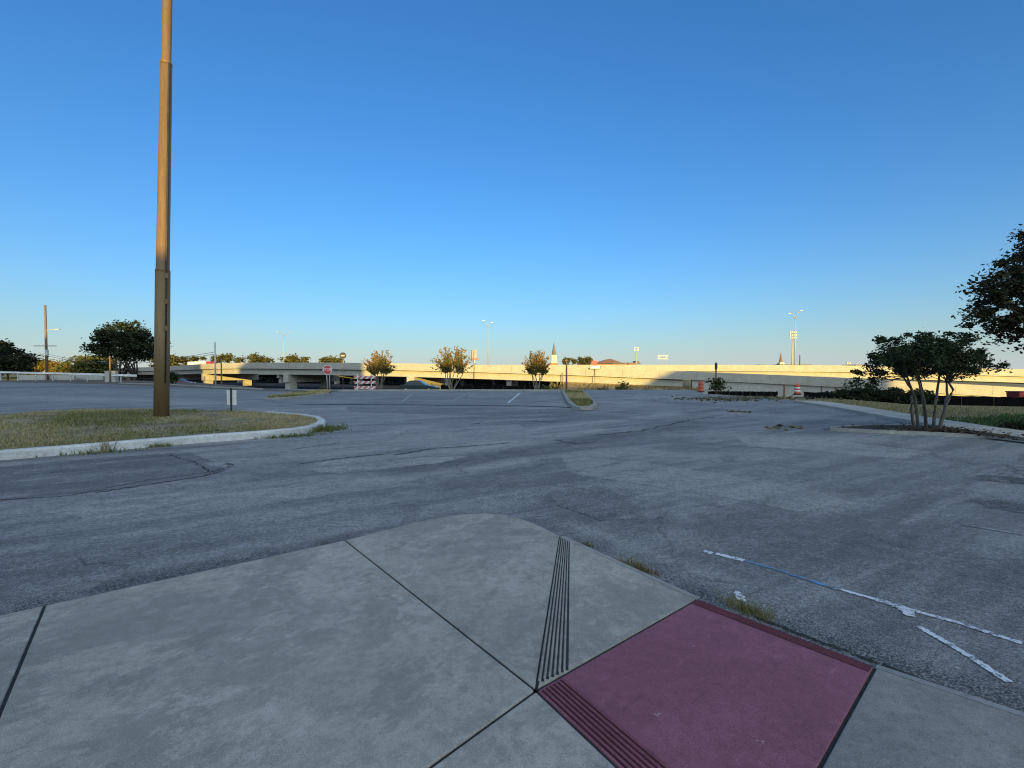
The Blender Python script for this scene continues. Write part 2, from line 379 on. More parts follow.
def build_lot():
    th = np.radians(np.concatenate([np.linspace(-105, -52, 30, endpoint=False), np.linspace(-52, 52, 520, endpoint=False), np.linspace(52, 105, 30)]))
    k = np.linspace(0, 1, 330)
    px = CX + F * np.tan(np.clip(th, -1.5, 1.5)); px = np.where(np.abs(th) > 1.5, np.sign(th) * 9e9, px)
    Rmax = np.where(np.abs(th) < 1.0, edge_Y(np.clip(px, -400, 1024)) / np.maximum(np.cos(th), .2), 0)
    Rmax = np.where(px > 1024, 13.35 / np.maximum(np.sin(th), .3), Rmax)
    Rmax = np.where(px < -400, 60 / np.maximum(-np.sin(th), .3) * .9, Rmax)
    Rmax = np.clip(Rmax, 12, 150)
    r0 = .9
    Rr = r0 * (Rmax[None, :] / r0) ** k[:, None]
    x = Rr * np.sin(th)[None]; y = Rr * np.cos(th)[None]
    n, m = x.shape; v = np.stack([x, y, np.zeros_like(x)], -1).reshape(-1, 3)
    i, j = np.meshgrid(np.arange(n - 1), np.arange(m - 1), indexing='ij')
    f = np.stack([i * m + j, i * m + j + 1, (i + 1) * m + j + 1, (i + 1) * m + j], -1).reshape(-1, 4)
    # gentle unevenness away from kerbs
    me = np_mesh('parking_lot', v, f)
    P = v[:, :2]
    dust = np.zeros(len(P)); dark = np.zeros(len(P)); grav = np.zeros(len(P))
    def soft(poly, w, amp, arr):
        d = seg_dist(P, pxs(poly)); np.maximum(arr, amp * np.exp(-(d / w) ** 2), out=arr)
    # pale dusty drive lanes and washed-out sand
    soft([(0, 487), (150, 470), (300, 455), (430, 440), (560, 427), (640, 418), (720, 408)], .55, .75, dust)
    soft([(-50, 520), (120, 495), (230, 480)], .35, .55, dust)
    soft([(330, 414), (480, 411), (600, 404), (680, 398)], 2.6, .5, dust)
    soft([(640, 432), (760, 436), (880, 440)], .7, .55, dust)
    soft([(150, 438), (240, 440), (320, 441), (400, 432)], .5, .6, dust)
    soft([(420, 447), (520, 441), (600, 430)], .35, .9, dust)
    soft([(600, 470), (700, 478), (800, 492)], .4, .7, dust)
    soft([(200, 500), (330, 484), (410, 477), (520, 462)], .30, .9, dust)
    soft([(0, 466), (60, 460), (190, 452)], .25, .5, dust)
    soft([(330, 462), (440, 452), (545, 440)], .28, .8, dust)
    soft([(250, 411), (350, 408), (430, 409)], .8, .9, dust)
    soft([(230, 455), (300, 447), (420, 428)], .5, .7, dust)
    soft([(640, 485), (740, 490), (800, 500)], .55, .6, dust)
    soft([(600, 455), (720, 455), (870, 452)], .5, .45, dust)
    soft([(740, 500), (640, 520), (700, 545)], .25, .4, dust)
    soft([(700, 412), (860, 420)], .9, .5, dust)
    soft([(0, 397), (120, 400), (210, 404)], 1.5, .6, dust)
    soft([(560, 520), (640, 548), (720, 580)], .12, .6, dust)
    # darker patches and tyre stains
    soft([(0, 476), (110, 466), (215, 458)], .75, .75, dark)
    soft([(0, 510), (170, 490), (300, 474)], .16, .45, dark)
    soft([(410, 470), (520, 452), (610, 437), (690, 427)], .45, .75, dark)
    soft([(470, 487), (540, 483), (600, 478)], .35, .5, dark)
    soft([(560, 500), (610, 515), (640, 520)], .45, .7, dark)
    soft([(975, 478), (1040, 485)], .14, 1.0, dark)
    soft([(980, 502), (1040, 512)], .16, 1.0, dark)
    soft([(960, 560), (1060, 590)], .4, .5, dark)
    soft([(750, 525), (870, 545), (1000, 580)], .8, .35, dark)
    soft([(0, 388), (90, 386), (160, 388)], 3.5, .75, dark)
    soft([(640, 400), (690, 404)], 1.2, .5, dark)
    soft([(300, 404), (420, 405), (540, 406), (580, 408)], .35, 1.0, dark)
    soft([(600, 404), (560, 416), (470, 418)], .5, .5, dark)
    soft([(690, 413), (720, 409)], .5, .8, dark)
    soft([(590, 416), (640, 420), (700, 422)], .5, .5, dark)
    # loose aggregate and grit along the pavement edge
    soft(EDGE_LEFT, .17, 1.0, dark); soft(EDGE_LEFT, .20, 1.0, grav)
    soft([(690, 590), (760, 618), (880, 665), (1030, 712)], .13, .95, dark)
    soft([(640, 570), (760, 615), (880, 662), (1030, 708)], .26, 1.0, grav)
    soft([(330, 540), (460, 512), (540, 522), (600, 548)], .10, .45, dark)
    set_attr(me, 'dust', dust); set_attr(me, 'dark', dark); set_attr(me, 'gravel', grav)
    return setting(link('parking_lot', me, M['asphalt'], smooth=True))
build_lot()

def strip(name, poly, width, mat, z=.004, jitter=.0, sub=1, ragged=0.0, kind='structure'):
    pts = []
    for a, b in zip(poly[:-1], poly[1:]):
        for i in range(sub): pts.append(Vector(a).lerp(Vector(b), i / sub))
    pts.append(Vector(poly[-1])); mb = MB(); L = []; Rt = []
    for i, p in enumerate(pts):
        t = (pts[min(i + 1, len(pts) - 1)] - pts[max(i - 1, 0)]); t.z = 0
        t = t.normalized() if t.length else Vector((1, 0, 0)); nrm = Vector((-t.y, t.x, 0))
        q = p + nrm * random.uniform(-jitter, jitter)
        wv = width if not hasattr(width, '__len__') else width[min(i // sub, len(width) - 1)]
        w1 = wv * (1 + random.uniform(-ragged, ragged)) / 2; w2 = wv * (1 + random.uniform(-ragged, ragged)) / 2
        L.append((q.x + nrm.x * w1, q.y + nrm.y * w1, p.z + z)); Rt.append((q.x - nrm.x * w2, q.y - nrm.y * w2, p.z + z))
    n = len(pts); mb.v = L + Rt
    mb.f = [(n + i, n + i + 1, i + 1, i) for i in range(n - 1)]
    return setting(mb.build(name, mat), kind)

LEVEL = [.0014, .0048]
def asphalt_patch(px_poly, dark, dust):
    LEVEL[0] += .00026
    base = pxs(px_poly); pts = []
    for a, b in zip(base, base[1:] + base[:1]):
        k = max(3, int((b - a).length / .10))
        for i in range(k):
            p = a.lerp(b, i / k); pts.append((p.x + random.gauss(0, .018), p.y + random.gauss(0, .018), LEVEL[0]))
    mb = MB(); mb.poly(pts); o = setting(mb.build('asphalt_patch', M['asphalt']))
    set_attr(o.data, 'dark', np.full(len(pts), dark)); set_attr(o.data, 'dust', np.full(len(pts), dust)); set_attr(o.data, 'gravel', np.zeros(len(pts)))
asphalt_patch([(-60, 474), (60, 461), (175, 453), (186, 457), (205, 463), (228, 470), (215, 474), (110, 490), (0, 501), (-60, 508)], .55, 0)
asphalt_patch([(345, 406.5), (560, 409), (590, 413), (480, 416), (350, 412)], .30, 0)
asphalt_patch([(178, 450), (250, 443.5), (330, 438.5), (430, 430), (520, 424), (530, 436), (450, 446), (380, 452), (320, 457), (250, 460), (215, 462)], 0, .55)
asphalt_patch([(40, 510), (120, 499), (190, 492), (235, 497), (180, 505), (90, 520)], 0, .75)
asphalt_patch([(250, 496), (330, 486), (380, 482), (420, 484), (340, 494), (280, 502)], 0, .65)
asphalt_patch([(300, 470), (420, 458), (470, 456), (440, 463), (340, 474)], 0, .8)
asphalt_patch([(560, 455), (640, 462), (720, 474), (800, 488), (858, 503), (800, 512), (720, 497), (640, 484), (570, 474)], 0, .6)
asphalt_patch([(735, 437), (800, 437), (932, 452), (900, 459), (800, 450), (750, 446)], 0, .75)
asphalt_patch([(972, 475), (1000, 476), (1045, 480), (1045, 487), (1010, 483), (985, 481)], 1.0, 0)
asphalt_patch([(978, 503), (995, 499), (1010, 503), (1045, 508), (1045, 518), (1005, 510), (985, 507)], 1.0, 0)
asphalt_patch([(548, 492), (600, 486), (628, 498), (640, 520), (600, 520), (560, 506)], .5, 0)
# cracks in the asphalt
for px_poly, w, jit in (
    ([(95, 493), (140, 486), (200, 477), (225, 471)], .03, .03),
    ([(105, 488), (150, 480), (195, 474), (220, 470)], .02, .03),
    ([(170, 455), (195, 463), (212, 472), (232, 466), (228, 463)], .03, .05),
    ([(290, 450), (318, 446), (341, 443)], .04, .03),
    ([(300, 464), (345, 458), (385, 454)], .045, .03),
    ([(395, 455), (430, 449), (470, 446), (510, 443)], .05, .05),
    ([(555, 440), (575, 444), (600, 441)], .05, .05),
    ([(590, 436), (640, 431), (690, 420), (715, 417)], .06, .08),
    ([(470, 424), (520, 421), (560, 422)], .09, .08),
    ([(545, 409), (600, 411), (650, 415)], .08, .08),
    ([(0, 500), (60, 497), (110, 489)], .018, .02),
    ([(300, 404.2), (360, 404.6), (440, 405.2), (520, 406), (575, 407.6)], .30, .05),
):
    LEVEL[1] += .00005; strip('asphalt_crack', pxs(px_poly), w, M['crackm'], LEVEL[1], jit, 14, .7)
# painted lines on the asphalt
def worn_paint(name, col, under, thr):
    m, nt, b = new_mat(name); v = coords(nt)
    a = noise(nt, v, 26, 6, .8); f = noise(nt, v, 5, 4, .6)
    k = mul(nt, a, mul(nt, f, .6), 'ADD')
    c = mixc(nt, mapr(nt, k, thr, thr + .06, 0, .92), tuple(x for x in col), under)
    nt.links.new(c, b.inputs['Base Color']); b.inputs['Roughness'].default_value = .85; b.inputs['Specular IOR Level'].default_value = .2
    return m
M['paintw'] = worn_paint('worn_line_paint', (.64, .66, .69), (.17, .178, .19), .81)
M['paintf'] = worn_paint('faded_line_paint', (.36, .37, .375), (.17, .178, .19), .78)
M['paintb'] = worn_paint('blue_line_paint', (.13, .32, .60), (.15, .165, .19), .78)
def paint(px_poly, w, mat, sub=16, rag=.55, jit=.006):
    LEVEL[1] += .00007
    return strip('parking_line', pxs(px_poly), w, mat, LEVEL[1], jit * .6, sub * 2, rag * .75)
paint([(704, 551), (712, 554)], .05, M['paintw'], 4, .8); paint([(716, 554), (744, 561)], .055, M['paintw'], 8, .6)
paint([(744, 561), (776, 570)], .02, M['paintb'], 8, .8)
paint([(776, 570), (835, 589)], .035, M['paintb'], 12, .8)
paint([(835, 588.6), (880, 601)], .038, M['paintw'], 20, .5)
paint([(876, 600), (915, 612)], [.055, .075, .05], M['paintw'], 10, .35)
paint([(916, 612), (960, 624), (1022, 644)], .040, M['paintw'], 16, .4)
paint([(880, 600.5), (896, 606), (906, 611), (911, 617)], [.045, .075, .06], M['paintw'], 8, .4)
paint([(918, 627), (950, 645), (1010, 683)], .042, M['paintw'], 16, .45)
paint([(737, 592), (743, 602)], .055, M['paintw'], 6, .7)
paint([(962, 525), (1030, 536)], .05, M['paintf'], 16, .5)
for a, b, w, mt in (((402, 402), (412, 394), .14, 'paintf'), ((508, 403), (520, 393), .16, 'paintw'), ((468, 397), (476, 393), .16, 'paintf'), ((452, 401), (466, 394), .12, 'paintf'),
                ((330, 398), (342, 394), .14, 'paintf')):
    strip('parking_line', pxs([a, b]), w, M[mt], .0072, .01, 10, .3)

# ------------------------------------------------------------------ pavement corner with the kerb ramp
SLAB = .11
A_ = gp(536, 690, SLAB); B_ = gp(697, 599, .018); C_ = gp(875, 667, .018)
G_ = gp(560, 536, SLAB)                                     # flare start on the kerb line
J1 = gp(345, 540, SLAB)
uv = (C_ - B_); uv.z = 0; u = uv.normalized()               # along the right-hand kerb (away to the lower right)
vdir = Vector((-u.y, u.x, 0))
if vdir.y < 0: vdir = -vdir                                  # towards upper right
ud = (gp(619, 768, SLAB) - A_).normalized()
D_ = A_ + ud * (C_ - B_).length * 1.02
def slab_tile(name, pts, mat, parent=None):                  # flat tile polygon with skirt
    import bmesh as _b
    mb = MB(); n = len(pts)
    mb.v = [tuple(p) for p in pts] + [(p[0], p[1], -.06) for p in pts]
    mb.f = [tuple(range(n))] + [(i, n + i, n + (i + 1) % n, (i + 1) % n) for i in range(n)]
    o = mb.build(name, mat, parent); me = o.data
    bm = _b.new(); bm.from_mesh(me); _b.ops.recalc_face_normals(bm, faces=bm.faces); bm.to_mesh(me); bm.free()
    md = o.modifiers.new('bevel', 'BEVEL'); md.width = .006; md.segments = 2; md.limit_method = 'ANGLE'; md.angle_limit = R_(50)
    return o
def inset(pts, g=.0075):
    c = sum((Vector(p) for p in pts), Vector()) / len(pts); out = []
    n = len(pts)
    for i in range(n):
        p0, p, p1 = Vector(pts[i - 1]), Vector(pts[i]), Vector(pts[(i + 1) % n])
        d1 = (p - p0); d1.z = 0; d2 = (p1 - p); d2.z = 0
        n1 = Vector((-d1.y, d1.x, 0)).normalized(); n2 = Vector((-d2.y, d2.x, 0)).normalized()
        if n1.dot(c - p) < 0: n1 = -n1
        if n2.dot(c - p) < 0: n2 = -n2
        b = (n1 + n2); b = b.normalized() if b.length > 1e-6 else n1
        k = g / max(.35, b.dot(n1)); out.append(p + b * k)
    return out
pts_corner = pxs([(345, 540), (380, 531), (420, 521), (445, 516.5), (465, 513.8), (485, 513), (505, 514.5), (525, 519.5), (543, 527), (560, 536)], SLAB)
J0 = gp(45, 605, SLAB); lf = (J1 - J0); lf = lf.normalized()
wd = (gp(428, 768, SLAB) - A_).normalized()                  # joint running from the ramp corner to the lower left
A0 = A_ + wd * (J1 - J0).length * 1.02
P0 = J0 - lf * 2.2; A00 = A0 + wd * 2.2
T_ = lambda *p: setting(slab_tile('pavement_slab', inset(list(p)), M['concrete']))
setting(slab_tile('pavement_slab', inset([A_] + pts_corner), M['concrete']))
T_(A_, G_, B_); T_(J1, A_, A0, J0); T_(J0, A0, A00, P0)
T_(A_, D_, D_ + wd * 2.0, A_ + wd * 2.0); T_(A_ + wd * 2.0, D_ + wd * 2.0, D_ + wd * 4.2, A_ + wd * 4.2)
T_(D_, D_ + ud * 2.2, D_ + ud * 2.2 + wd * 2.0, D_ + wd * 2.0)
H_ = C_ + u * 1.35; H_.z = SLAB
H2 = H_ + u * 2.0
for q in ((D_, C_, H_), (D_, H_, H2, D_ + ud * 2.2)): setting(slab_tile('pavement_slab', inset(list(q)), M['concrete2']))
# the raised lip of the kerb along the edge
lip = MB()
for pa, pb in ((C_, H_), (H_, H2), (G_, B_)):
    pa = Vector(pa); pb = Vector(pb); n1, n2 = vdir * -.002, vdir * .055; n = len(lip.v)
    for p, nn, dz in ((pa, n1, -.004), (pb, n1, -.004), (pb, n2, -.012), (pa, n2, -.012)): lip.v.append((p.x + nn.x, p.y + nn.y, max(p.z + dz, .008)))
    for p in (pa, pb): lip.v.append((p.x + n2.x * 1.15, p.y + n2.y * 1.15, -.05))
    lip.f += [(n, n + 3, n + 2, n + 1), (n + 3, n + 4, n + 5, n + 2)]
setting(lip.build('kerb', M['kerbgrey']))
under = MB()
under.poly([(p[0], p[1], .006) for p in [P0 + u * .1, J1 + u * .1, gp(480, 530, 0), G_ - vdir * .05, B_ - vdir * .04, C_ - vdir * .04, H2 - vdir * .05, H2 + wd * 6, A00 + ud * 4.5]])
setting(under.build('joint_bed', M['joint']))
jf = MB()
def joint_fill(a, b, w=.020, z=-.009):
    a, b = Vector(a), Vector(b); t = (b - a); t.z = 0; t.normalize(); nn = Vector((-t.y, t.x, 0)) * w / 2; dz = Vector((0, 0, z))
    jf.quad(a + nn + dz, a - nn + dz, b - nn + dz, b + nn + dz)
for a, b in ((J1, A_), (A_, G_), (A_, B_), (J0, A0), (A_, A00), (A_, D_), (D_, C_), (D_, D_ + wd * 4), (D_, H_)): joint_fill(a, b)
setting(jf.build('joint_filler', M['joint']))
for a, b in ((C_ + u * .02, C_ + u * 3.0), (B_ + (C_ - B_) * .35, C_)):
    strip('edge_shade_strip', [Vector((a.x, a.y, 0)) + vdir * .085, Vector((b.x, b.y, 0)) + vdir * .083], .022, M['joint'], .0045, .008, 40, .9)  # dark strips painted for the shadow along the slab edge
# the painted ramp
ramp = setting(slab_tile('kerb_ramp', inset([A_, B_, C_, D_]), M['red']))
# a darker worn strip of paint at the bottom edge
bs = MB(); e1 = B_ + (A_ - B_) * .004; e2 = C_ + (D_ - C_) * .004
l1, l2 = B_ + (A_ - B_) * .062, C_ + (D_ - C_) * .05
bs.quad(e1 + Vector((0, 0, .003)) + u * .01, e2 + Vector((0, 0, .003)) - u * .01, l2 + Vector((0, 0, .004)) - u * .01, l1 + Vector((0, 0, .004)) + u * .01)
M['redd'] = concrete_mat('dark_red_paint', (.13, .035, .045), (.17, .048, .058), (.10, .03, .036), 7.0)
setting(bs.build('painted_edge', M['redd']))
# tooled grooves: raised ridges with dirt lines between
def grooves(p0, p1, side0, side1, n, mat_r, name, start=.03):
    rid = MB(); drt = MB()
    p0, p1 = Vector(p0), Vector(p1)
    for i in range(n):
        f = (i + .5) / n
        a = p0.lerp(side0, f); b = p1.lerp(side1, f)
        t = (b - a); L = t.length; t.normalize(); a = a + t * .012; b = b - t * .012
        nn = Vector((-t.y, t.x, 0)).normalized(); w = (side0 - p0).length / n * .22; w2 = (side1 - p1).length / n * .22
        up = Vector((0, 0, .0015)); 
        drt.quad(a + nn * w + up, a - nn * w + up, b - nn * w2 + up, b + nn * w2 + up)
        o = nn * w * 1.05; o2 = nn * w2 * 1.05; hi = Vector((0, 0, .009)); 
        k = (side0 - p0).length / n; k2 = (side1 - p1).length / n
        c0, c1 = a + nn * k * .5, b + nn * k2 * .5
        m = len(rid.v); r1, r2 = k * .18, k2 * .18
        rid.v += [tuple(c0 + nn * r1 + up), tuple(c0 - nn * r1 + up), tuple(c0 + hi), tuple(c1 + nn * r2 + up), tuple(c1 - nn * r2 + up), tuple(c1 + hi)]
        rid.f += [(m, m + 3, m + 5, m + 2), (m + 2, m + 5, m + 4, m + 1), (m, m + 2, m + 1), (m + 3, m + 4, m + 5)]
    setting(drt.build(name + '_groove', M['joint'] if mat_r is not M['red'] else M['redg'])); setting(rid.build(name + '_ridge', mat_r))
M['redg'] = simple('dark_red_groove', (.055, .014, .02), .9, .2, 9)
t0 = (B_ - A_).normalized()
gA = A_ + t0 * .02 + (G_ - A_) * .012; gG = A_ + (G_ - A_) * .985 + t0 * .01
gB0 = A_ + t0 * .235; gB1 = G_ + (B_ - G_) * .095 + (A_ - G_) * .012
grooves(gA, gG, gB0, gB1, 6, M['concrete'], 'flare')
grooves(A_ + ud * .01 + t0 * .01, D_ - ud * .03 + t0 * .01, A_ + ud * .01 + t0 * .16, D_ - ud * .03 + t0 * .16, 6, M['red'], 'ramp')

# ------------------------------------------------------------------ plants
def leaves_mesh(name, pts, size, flat=.5, vmin=0.0, vmax=1.0, val=None, aspect=1.7):
    n = len(pts); pts = np.asarray(pts)
    d = rng.normal(size=(n, 3)); d[:, 2] *= flat; d /= np.linalg.norm(d, axis=1)[:, None] + 1e-9
    e = rng.normal(size=(n, 3)); e -= (e * d).sum(1)[:, None] * d; e /= np.linalg.norm(e, axis=1)[:, None] + 1e-9
    s = size * rng.uniform(.6, 1.3, n)[:, None]
    a = d * s * aspect / 2; b = e * s / 2
    v = np.stack([pts - a, pts + b * .9 - a * .1, pts + a, pts - b * .9 - a * .1], 1).reshape(-1, 3)
    f = np.arange(4 * n).reshape(n, 4)
    me = np_mesh(name, v, f)
    vv = rng.uniform(vmin, vmax, n) if val is None else np.clip(val + rng.normal(0, .12, n), 0, 1)
    set_attr(me, 'leafv', np.repeat(vv, 4))
    return me
def clump_points(ells, n, nclump, spread, hollow=.35):
    vol = np.array([e[3] * e[4] * e[5] for e in ells]); pr = vol / vol.sum()
    cl = []; cv = []
    for _ in range(nclump):
        e = ells[rng.choice(len(ells), p=pr)]
        d = rng.normal(size=3); d /= np.linalg.norm(d); r = (hollow + (1 - hollow) * rng.random()) ** .7
        cl.append(np.array(e[:3]) + d * r * np.array(e[3:6])); cv.append(rng.random())
    cl = np.array(cl); cv = np.array(cv)
    idx = rng.integers(0, nclump, n); sp = spread * (.5 + cv[idx])[:, None]
    p = cl[idx] + rng.normal(size=(n, 3)) * sp * np.array([1, 1, .6])
    return p, cl, cv[idx]
def limb(mb, a, b, r0, r1, bend=.15, seg=5, k=6):
    a, b = Vector(a), Vector(b); L = (b - a).length; pts = []; rr = []
    off = Vector((random.uniform(-1, 1), random.uniform(-1, 1), random.uniform(-.3, .6))) * L * bend
    for i in range(seg + 1):
        t = i / seg; p = a.lerp(b, t) + off * (4 * t * (1 - t)) * .5
        if 0 < i < seg: p += Vector((random.uniform(-1, 1), random.uniform(-1, 1), random.uniform(-1, 1))) * L * .02
        pts.append(p); rr.append(r0 + (r1 - r0) * t)
    mb.tube(pts, rr, k)
    return pts
def broad_tree(name, label, cat, base, ells, n, nclump, spread, size, lm, bark, trunk_r, trunk_h, group=None, limbs=10, stems=1, flat=.6, val=None):
    """ells in coordinates relative to base"""
    t = thing(name, label, cat, base, group)
    p, cl, cv = clump_points(ells, n, nclump, spread)
    p = p[p[:, 2] > .05]
    tr = MB()
    cz = np.mean([e[2] for e in ells])
    if trunk_r:
        for s in range(stems):
            an = 2 * math.pi * s / stems + .4; o = trunk_r * (1.2 if stems > 1 else 0)
            a = Vector((math.cos(an) * o, math.sin(an) * o, -.15)); b = Vector((math.cos(an) * o * (4 if stems > 1 else 1), math.sin(an) * o * (4 if stems > 1 else 1), trunk_h))
            limb(tr, a, b, trunk_r * 1.15, trunk_r * .75, .06, 6, 9)
            for i in range(max(1, limbs // stems)):
                c = Vector(cl[rng.integers(0, len(cl))])
                limb(tr, b - Vector((0, 0, random.random() * trunk_h * .15)), c, trunk_r * .5, trunk_r * .1, .18, 5, 5)
        tr.build('trunk', bark, t, True)
    link('crown', leaves_mesh('crown', p, size, flat, val=None if val is None else np.full(len(p), val)), lm, t)
    return t

M['leafdark'] = leaf_mat('dark_green_leaves', [(.012, .022, .010), (.022, .035, .014), (.04, .052, .018)])
M['leafbed'] = leaf_mat('deep_green_leaves', [(.014, .026, .010), (.026, .044, .015), (.045, .062, .02)])
M['leafoak'] = leaf_mat('oak_leaves', [(.014, .020, .009), (.030, .034, .014), (.085, .062, .026)])
M['leafgreen'] = leaf_mat('mid_green_leaves', [(.018, .034, .012), (.035, .055, .018), (.06, .075, .022)])
M['leafgold'] = leaf_mat('autumn_leaves', [(.09, .10, .018), (.19, .16, .025), (.29, .18, .028), (.31, .13, .035)], .35)
M['leafolive'] = leaf_mat('olive_leaves', [(.05, .06, .018), (.09, .085, .022), (.14, .11, .03)])
M['leafyel'] = leaf_mat('yellow_green_leaves', [(.06, .07, .016), (.11, .115, .026), (.17, .14, .034)])
M['leafdry'] = leaf_mat('dry_grass_blades', [(.20, .155, .07), (.27, .22, .10), (.12, .125, .04), (.33, .28, .15)], .2)
M['leafgrass'] = leaf_mat('grass_blades', [(.10, .125, .03), (.19, .19, .06), (.37, .30, .14), (.45, .37, .19)], .2)
M['weedm'] = leaf_mat('weed_blades', [(.08, .11, .03), (.17, .18, .055), (.36, .28, .12), (.22, .09, .06)], .25)

def blades_mesh(name, pts, h, w, lean=.5, val=None):
    n = len(pts); pts = np.asarray(pts)
    an = rng.uniform(0, 2 * np.pi, n); hh = h * rng.uniform(.45, 1.25, n); ww = w * rng.uniform(.6, 1.3, n)
    l = rng.uniform(.1, lean, n) * hh; la = rng.uniform(0, 2 * np.pi, n)
    sx, sy = np.cos(an) * ww / 2, np.sin(an) * ww / 2
    dx, dy = np.cos(la) * l, np.sin(la) * l
    b1 = pts + np.stack([sx, sy, 0 * sx], 1); b2 = pts - np.stack([sx, sy, 0 * sx], 1)
    m1 = pts + np.stack([dx * .4 + sx * .7, dy * .4 + sy * .7, hh * .6], 1); m2 = pts + np.stack([dx * .4 - sx * .7, dy * .4 - sy * .7, hh * .6], 1)
    tp = pts + np.stack([dx, dy, hh], 1)
    v = np.stack([b1, b2, m2, m1, tp], 1).reshape(-1, 3); k = np.arange(n) * 5
    f = np.concatenate([np.stack([k, k + 1, k + 2], 1), np.stack([k, k + 2, k + 3], 1), np.stack([k + 3, k + 2, k + 4], 1)])
    me = np_mesh(name, v, f)
    vv = rng.uniform(0, 1, n) if val is None else np.clip(val + rng.normal(0, .15, n), 0, 1)
    set_attr(me, 'leafv', np.repeat(vv, 5)); return me

# vase-shaped crape myrtle: stems fanning from one foot, leaves along upright shoots
def crape(label, base, H, W, seed, lm, n_sh=90, size=.13, green=None, cat='tree', name='crape_myrtle', group='crape myrtles along the far kerb', sparse=.25):
    r = np.random.default_rng(seed); random.seed(seed)
    t = thing(name, label, cat, base, group)
    tr = MB(); pts = []; vals = []
    stems = []
    for i in range(7):
        an = 2 * math.pi * i / 7 + r.uniform(-.3, .3); sp = W * .22 * r.uniform(.5, 1.1)
        a = Vector((math.cos(an) * .12, math.sin(an) * .12, -.1)); b = Vector((math.cos(an) * sp, math.sin(an) * sp, H * r.uniform(.36, .46)))
        limb(tr, a, b, .055, .035, .12, 5, 6); stems.append(b)
    for i in range(n_sh):
        b = stems[i % 7]; an = math.atan2(b.y, b.x) + r.normal(0, .75); el = r.uniform(0, 1)
        rad = W / 2 * (1 - .62 * el ** 1.4) * r.uniform(.25, 1.12); z = H * (.50 + .47 * el) * r.uniform(.92, 1.12)
        tip = Vector((math.cos(an) * rad, math.sin(an) * rad, z))
        ps = limb(tr, b, tip, .018, .006, .12, 4, 4)
        bare = r.random() < sparse
        k = int(r.uniform(16, 38) * (.35 if bare else 1))
        for _ in range(k):
            s = r.uniform(.25, 1.02) if not bare else r.uniform(.2, .7)
            q = b.lerp(tip, s) + Vector(r.normal(0, 1, 3)) * .036 * W / 2 * (1.25 - .7 * s); pts.append(tuple(q))
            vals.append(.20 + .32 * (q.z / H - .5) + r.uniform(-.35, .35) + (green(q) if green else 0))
    for i in range(34):                                      # bare-ended shoots reaching past the crown
        b = stems[i % 7]; an = r.uniform(0, 6.28); el = r.uniform(.2, 1.0); rad = W / 2 * (1.08 - .7 * el ** 1.3) * r.uniform(.85, 1.15)
        tip = Vector((math.cos(an) * rad, math.sin(an) * rad, H * (.60 + .46 * el) * r.uniform(.97, 1.06))); mid = b.lerp(tip, .45)
        ps = limb(tr, mid, tip, .014, .006, .08, 4, 4)
        for _ in range(22):
            q = mid.lerp(tip, r.uniform(0, 1)) + Vector(r.normal(0, 1, 3)) * .05; pts.append(tuple(q)); vals.append(.75 + r.uniform(-.3, .3))
    tr.build('trunk', M['barkl'], t, True)
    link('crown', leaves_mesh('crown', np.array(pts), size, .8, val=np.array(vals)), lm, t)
    return t
for px, pyb, pyt, wpx, Yd, sd, lab, g in (
        (380, 391, 353, 35, 45.5, 11, 'small crape myrtle with bare top twigs right of the striped barricade', lambda q: -.35 if q.x > 0 else .2),  # sunlit left side painted golden, shaded right side darker green
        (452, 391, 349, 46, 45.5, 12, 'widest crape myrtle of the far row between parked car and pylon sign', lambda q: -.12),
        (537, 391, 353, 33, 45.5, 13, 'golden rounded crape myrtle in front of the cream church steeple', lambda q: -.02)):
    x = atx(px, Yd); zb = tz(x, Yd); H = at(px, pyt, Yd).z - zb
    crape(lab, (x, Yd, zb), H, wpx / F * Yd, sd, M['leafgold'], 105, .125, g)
random.seed(21)

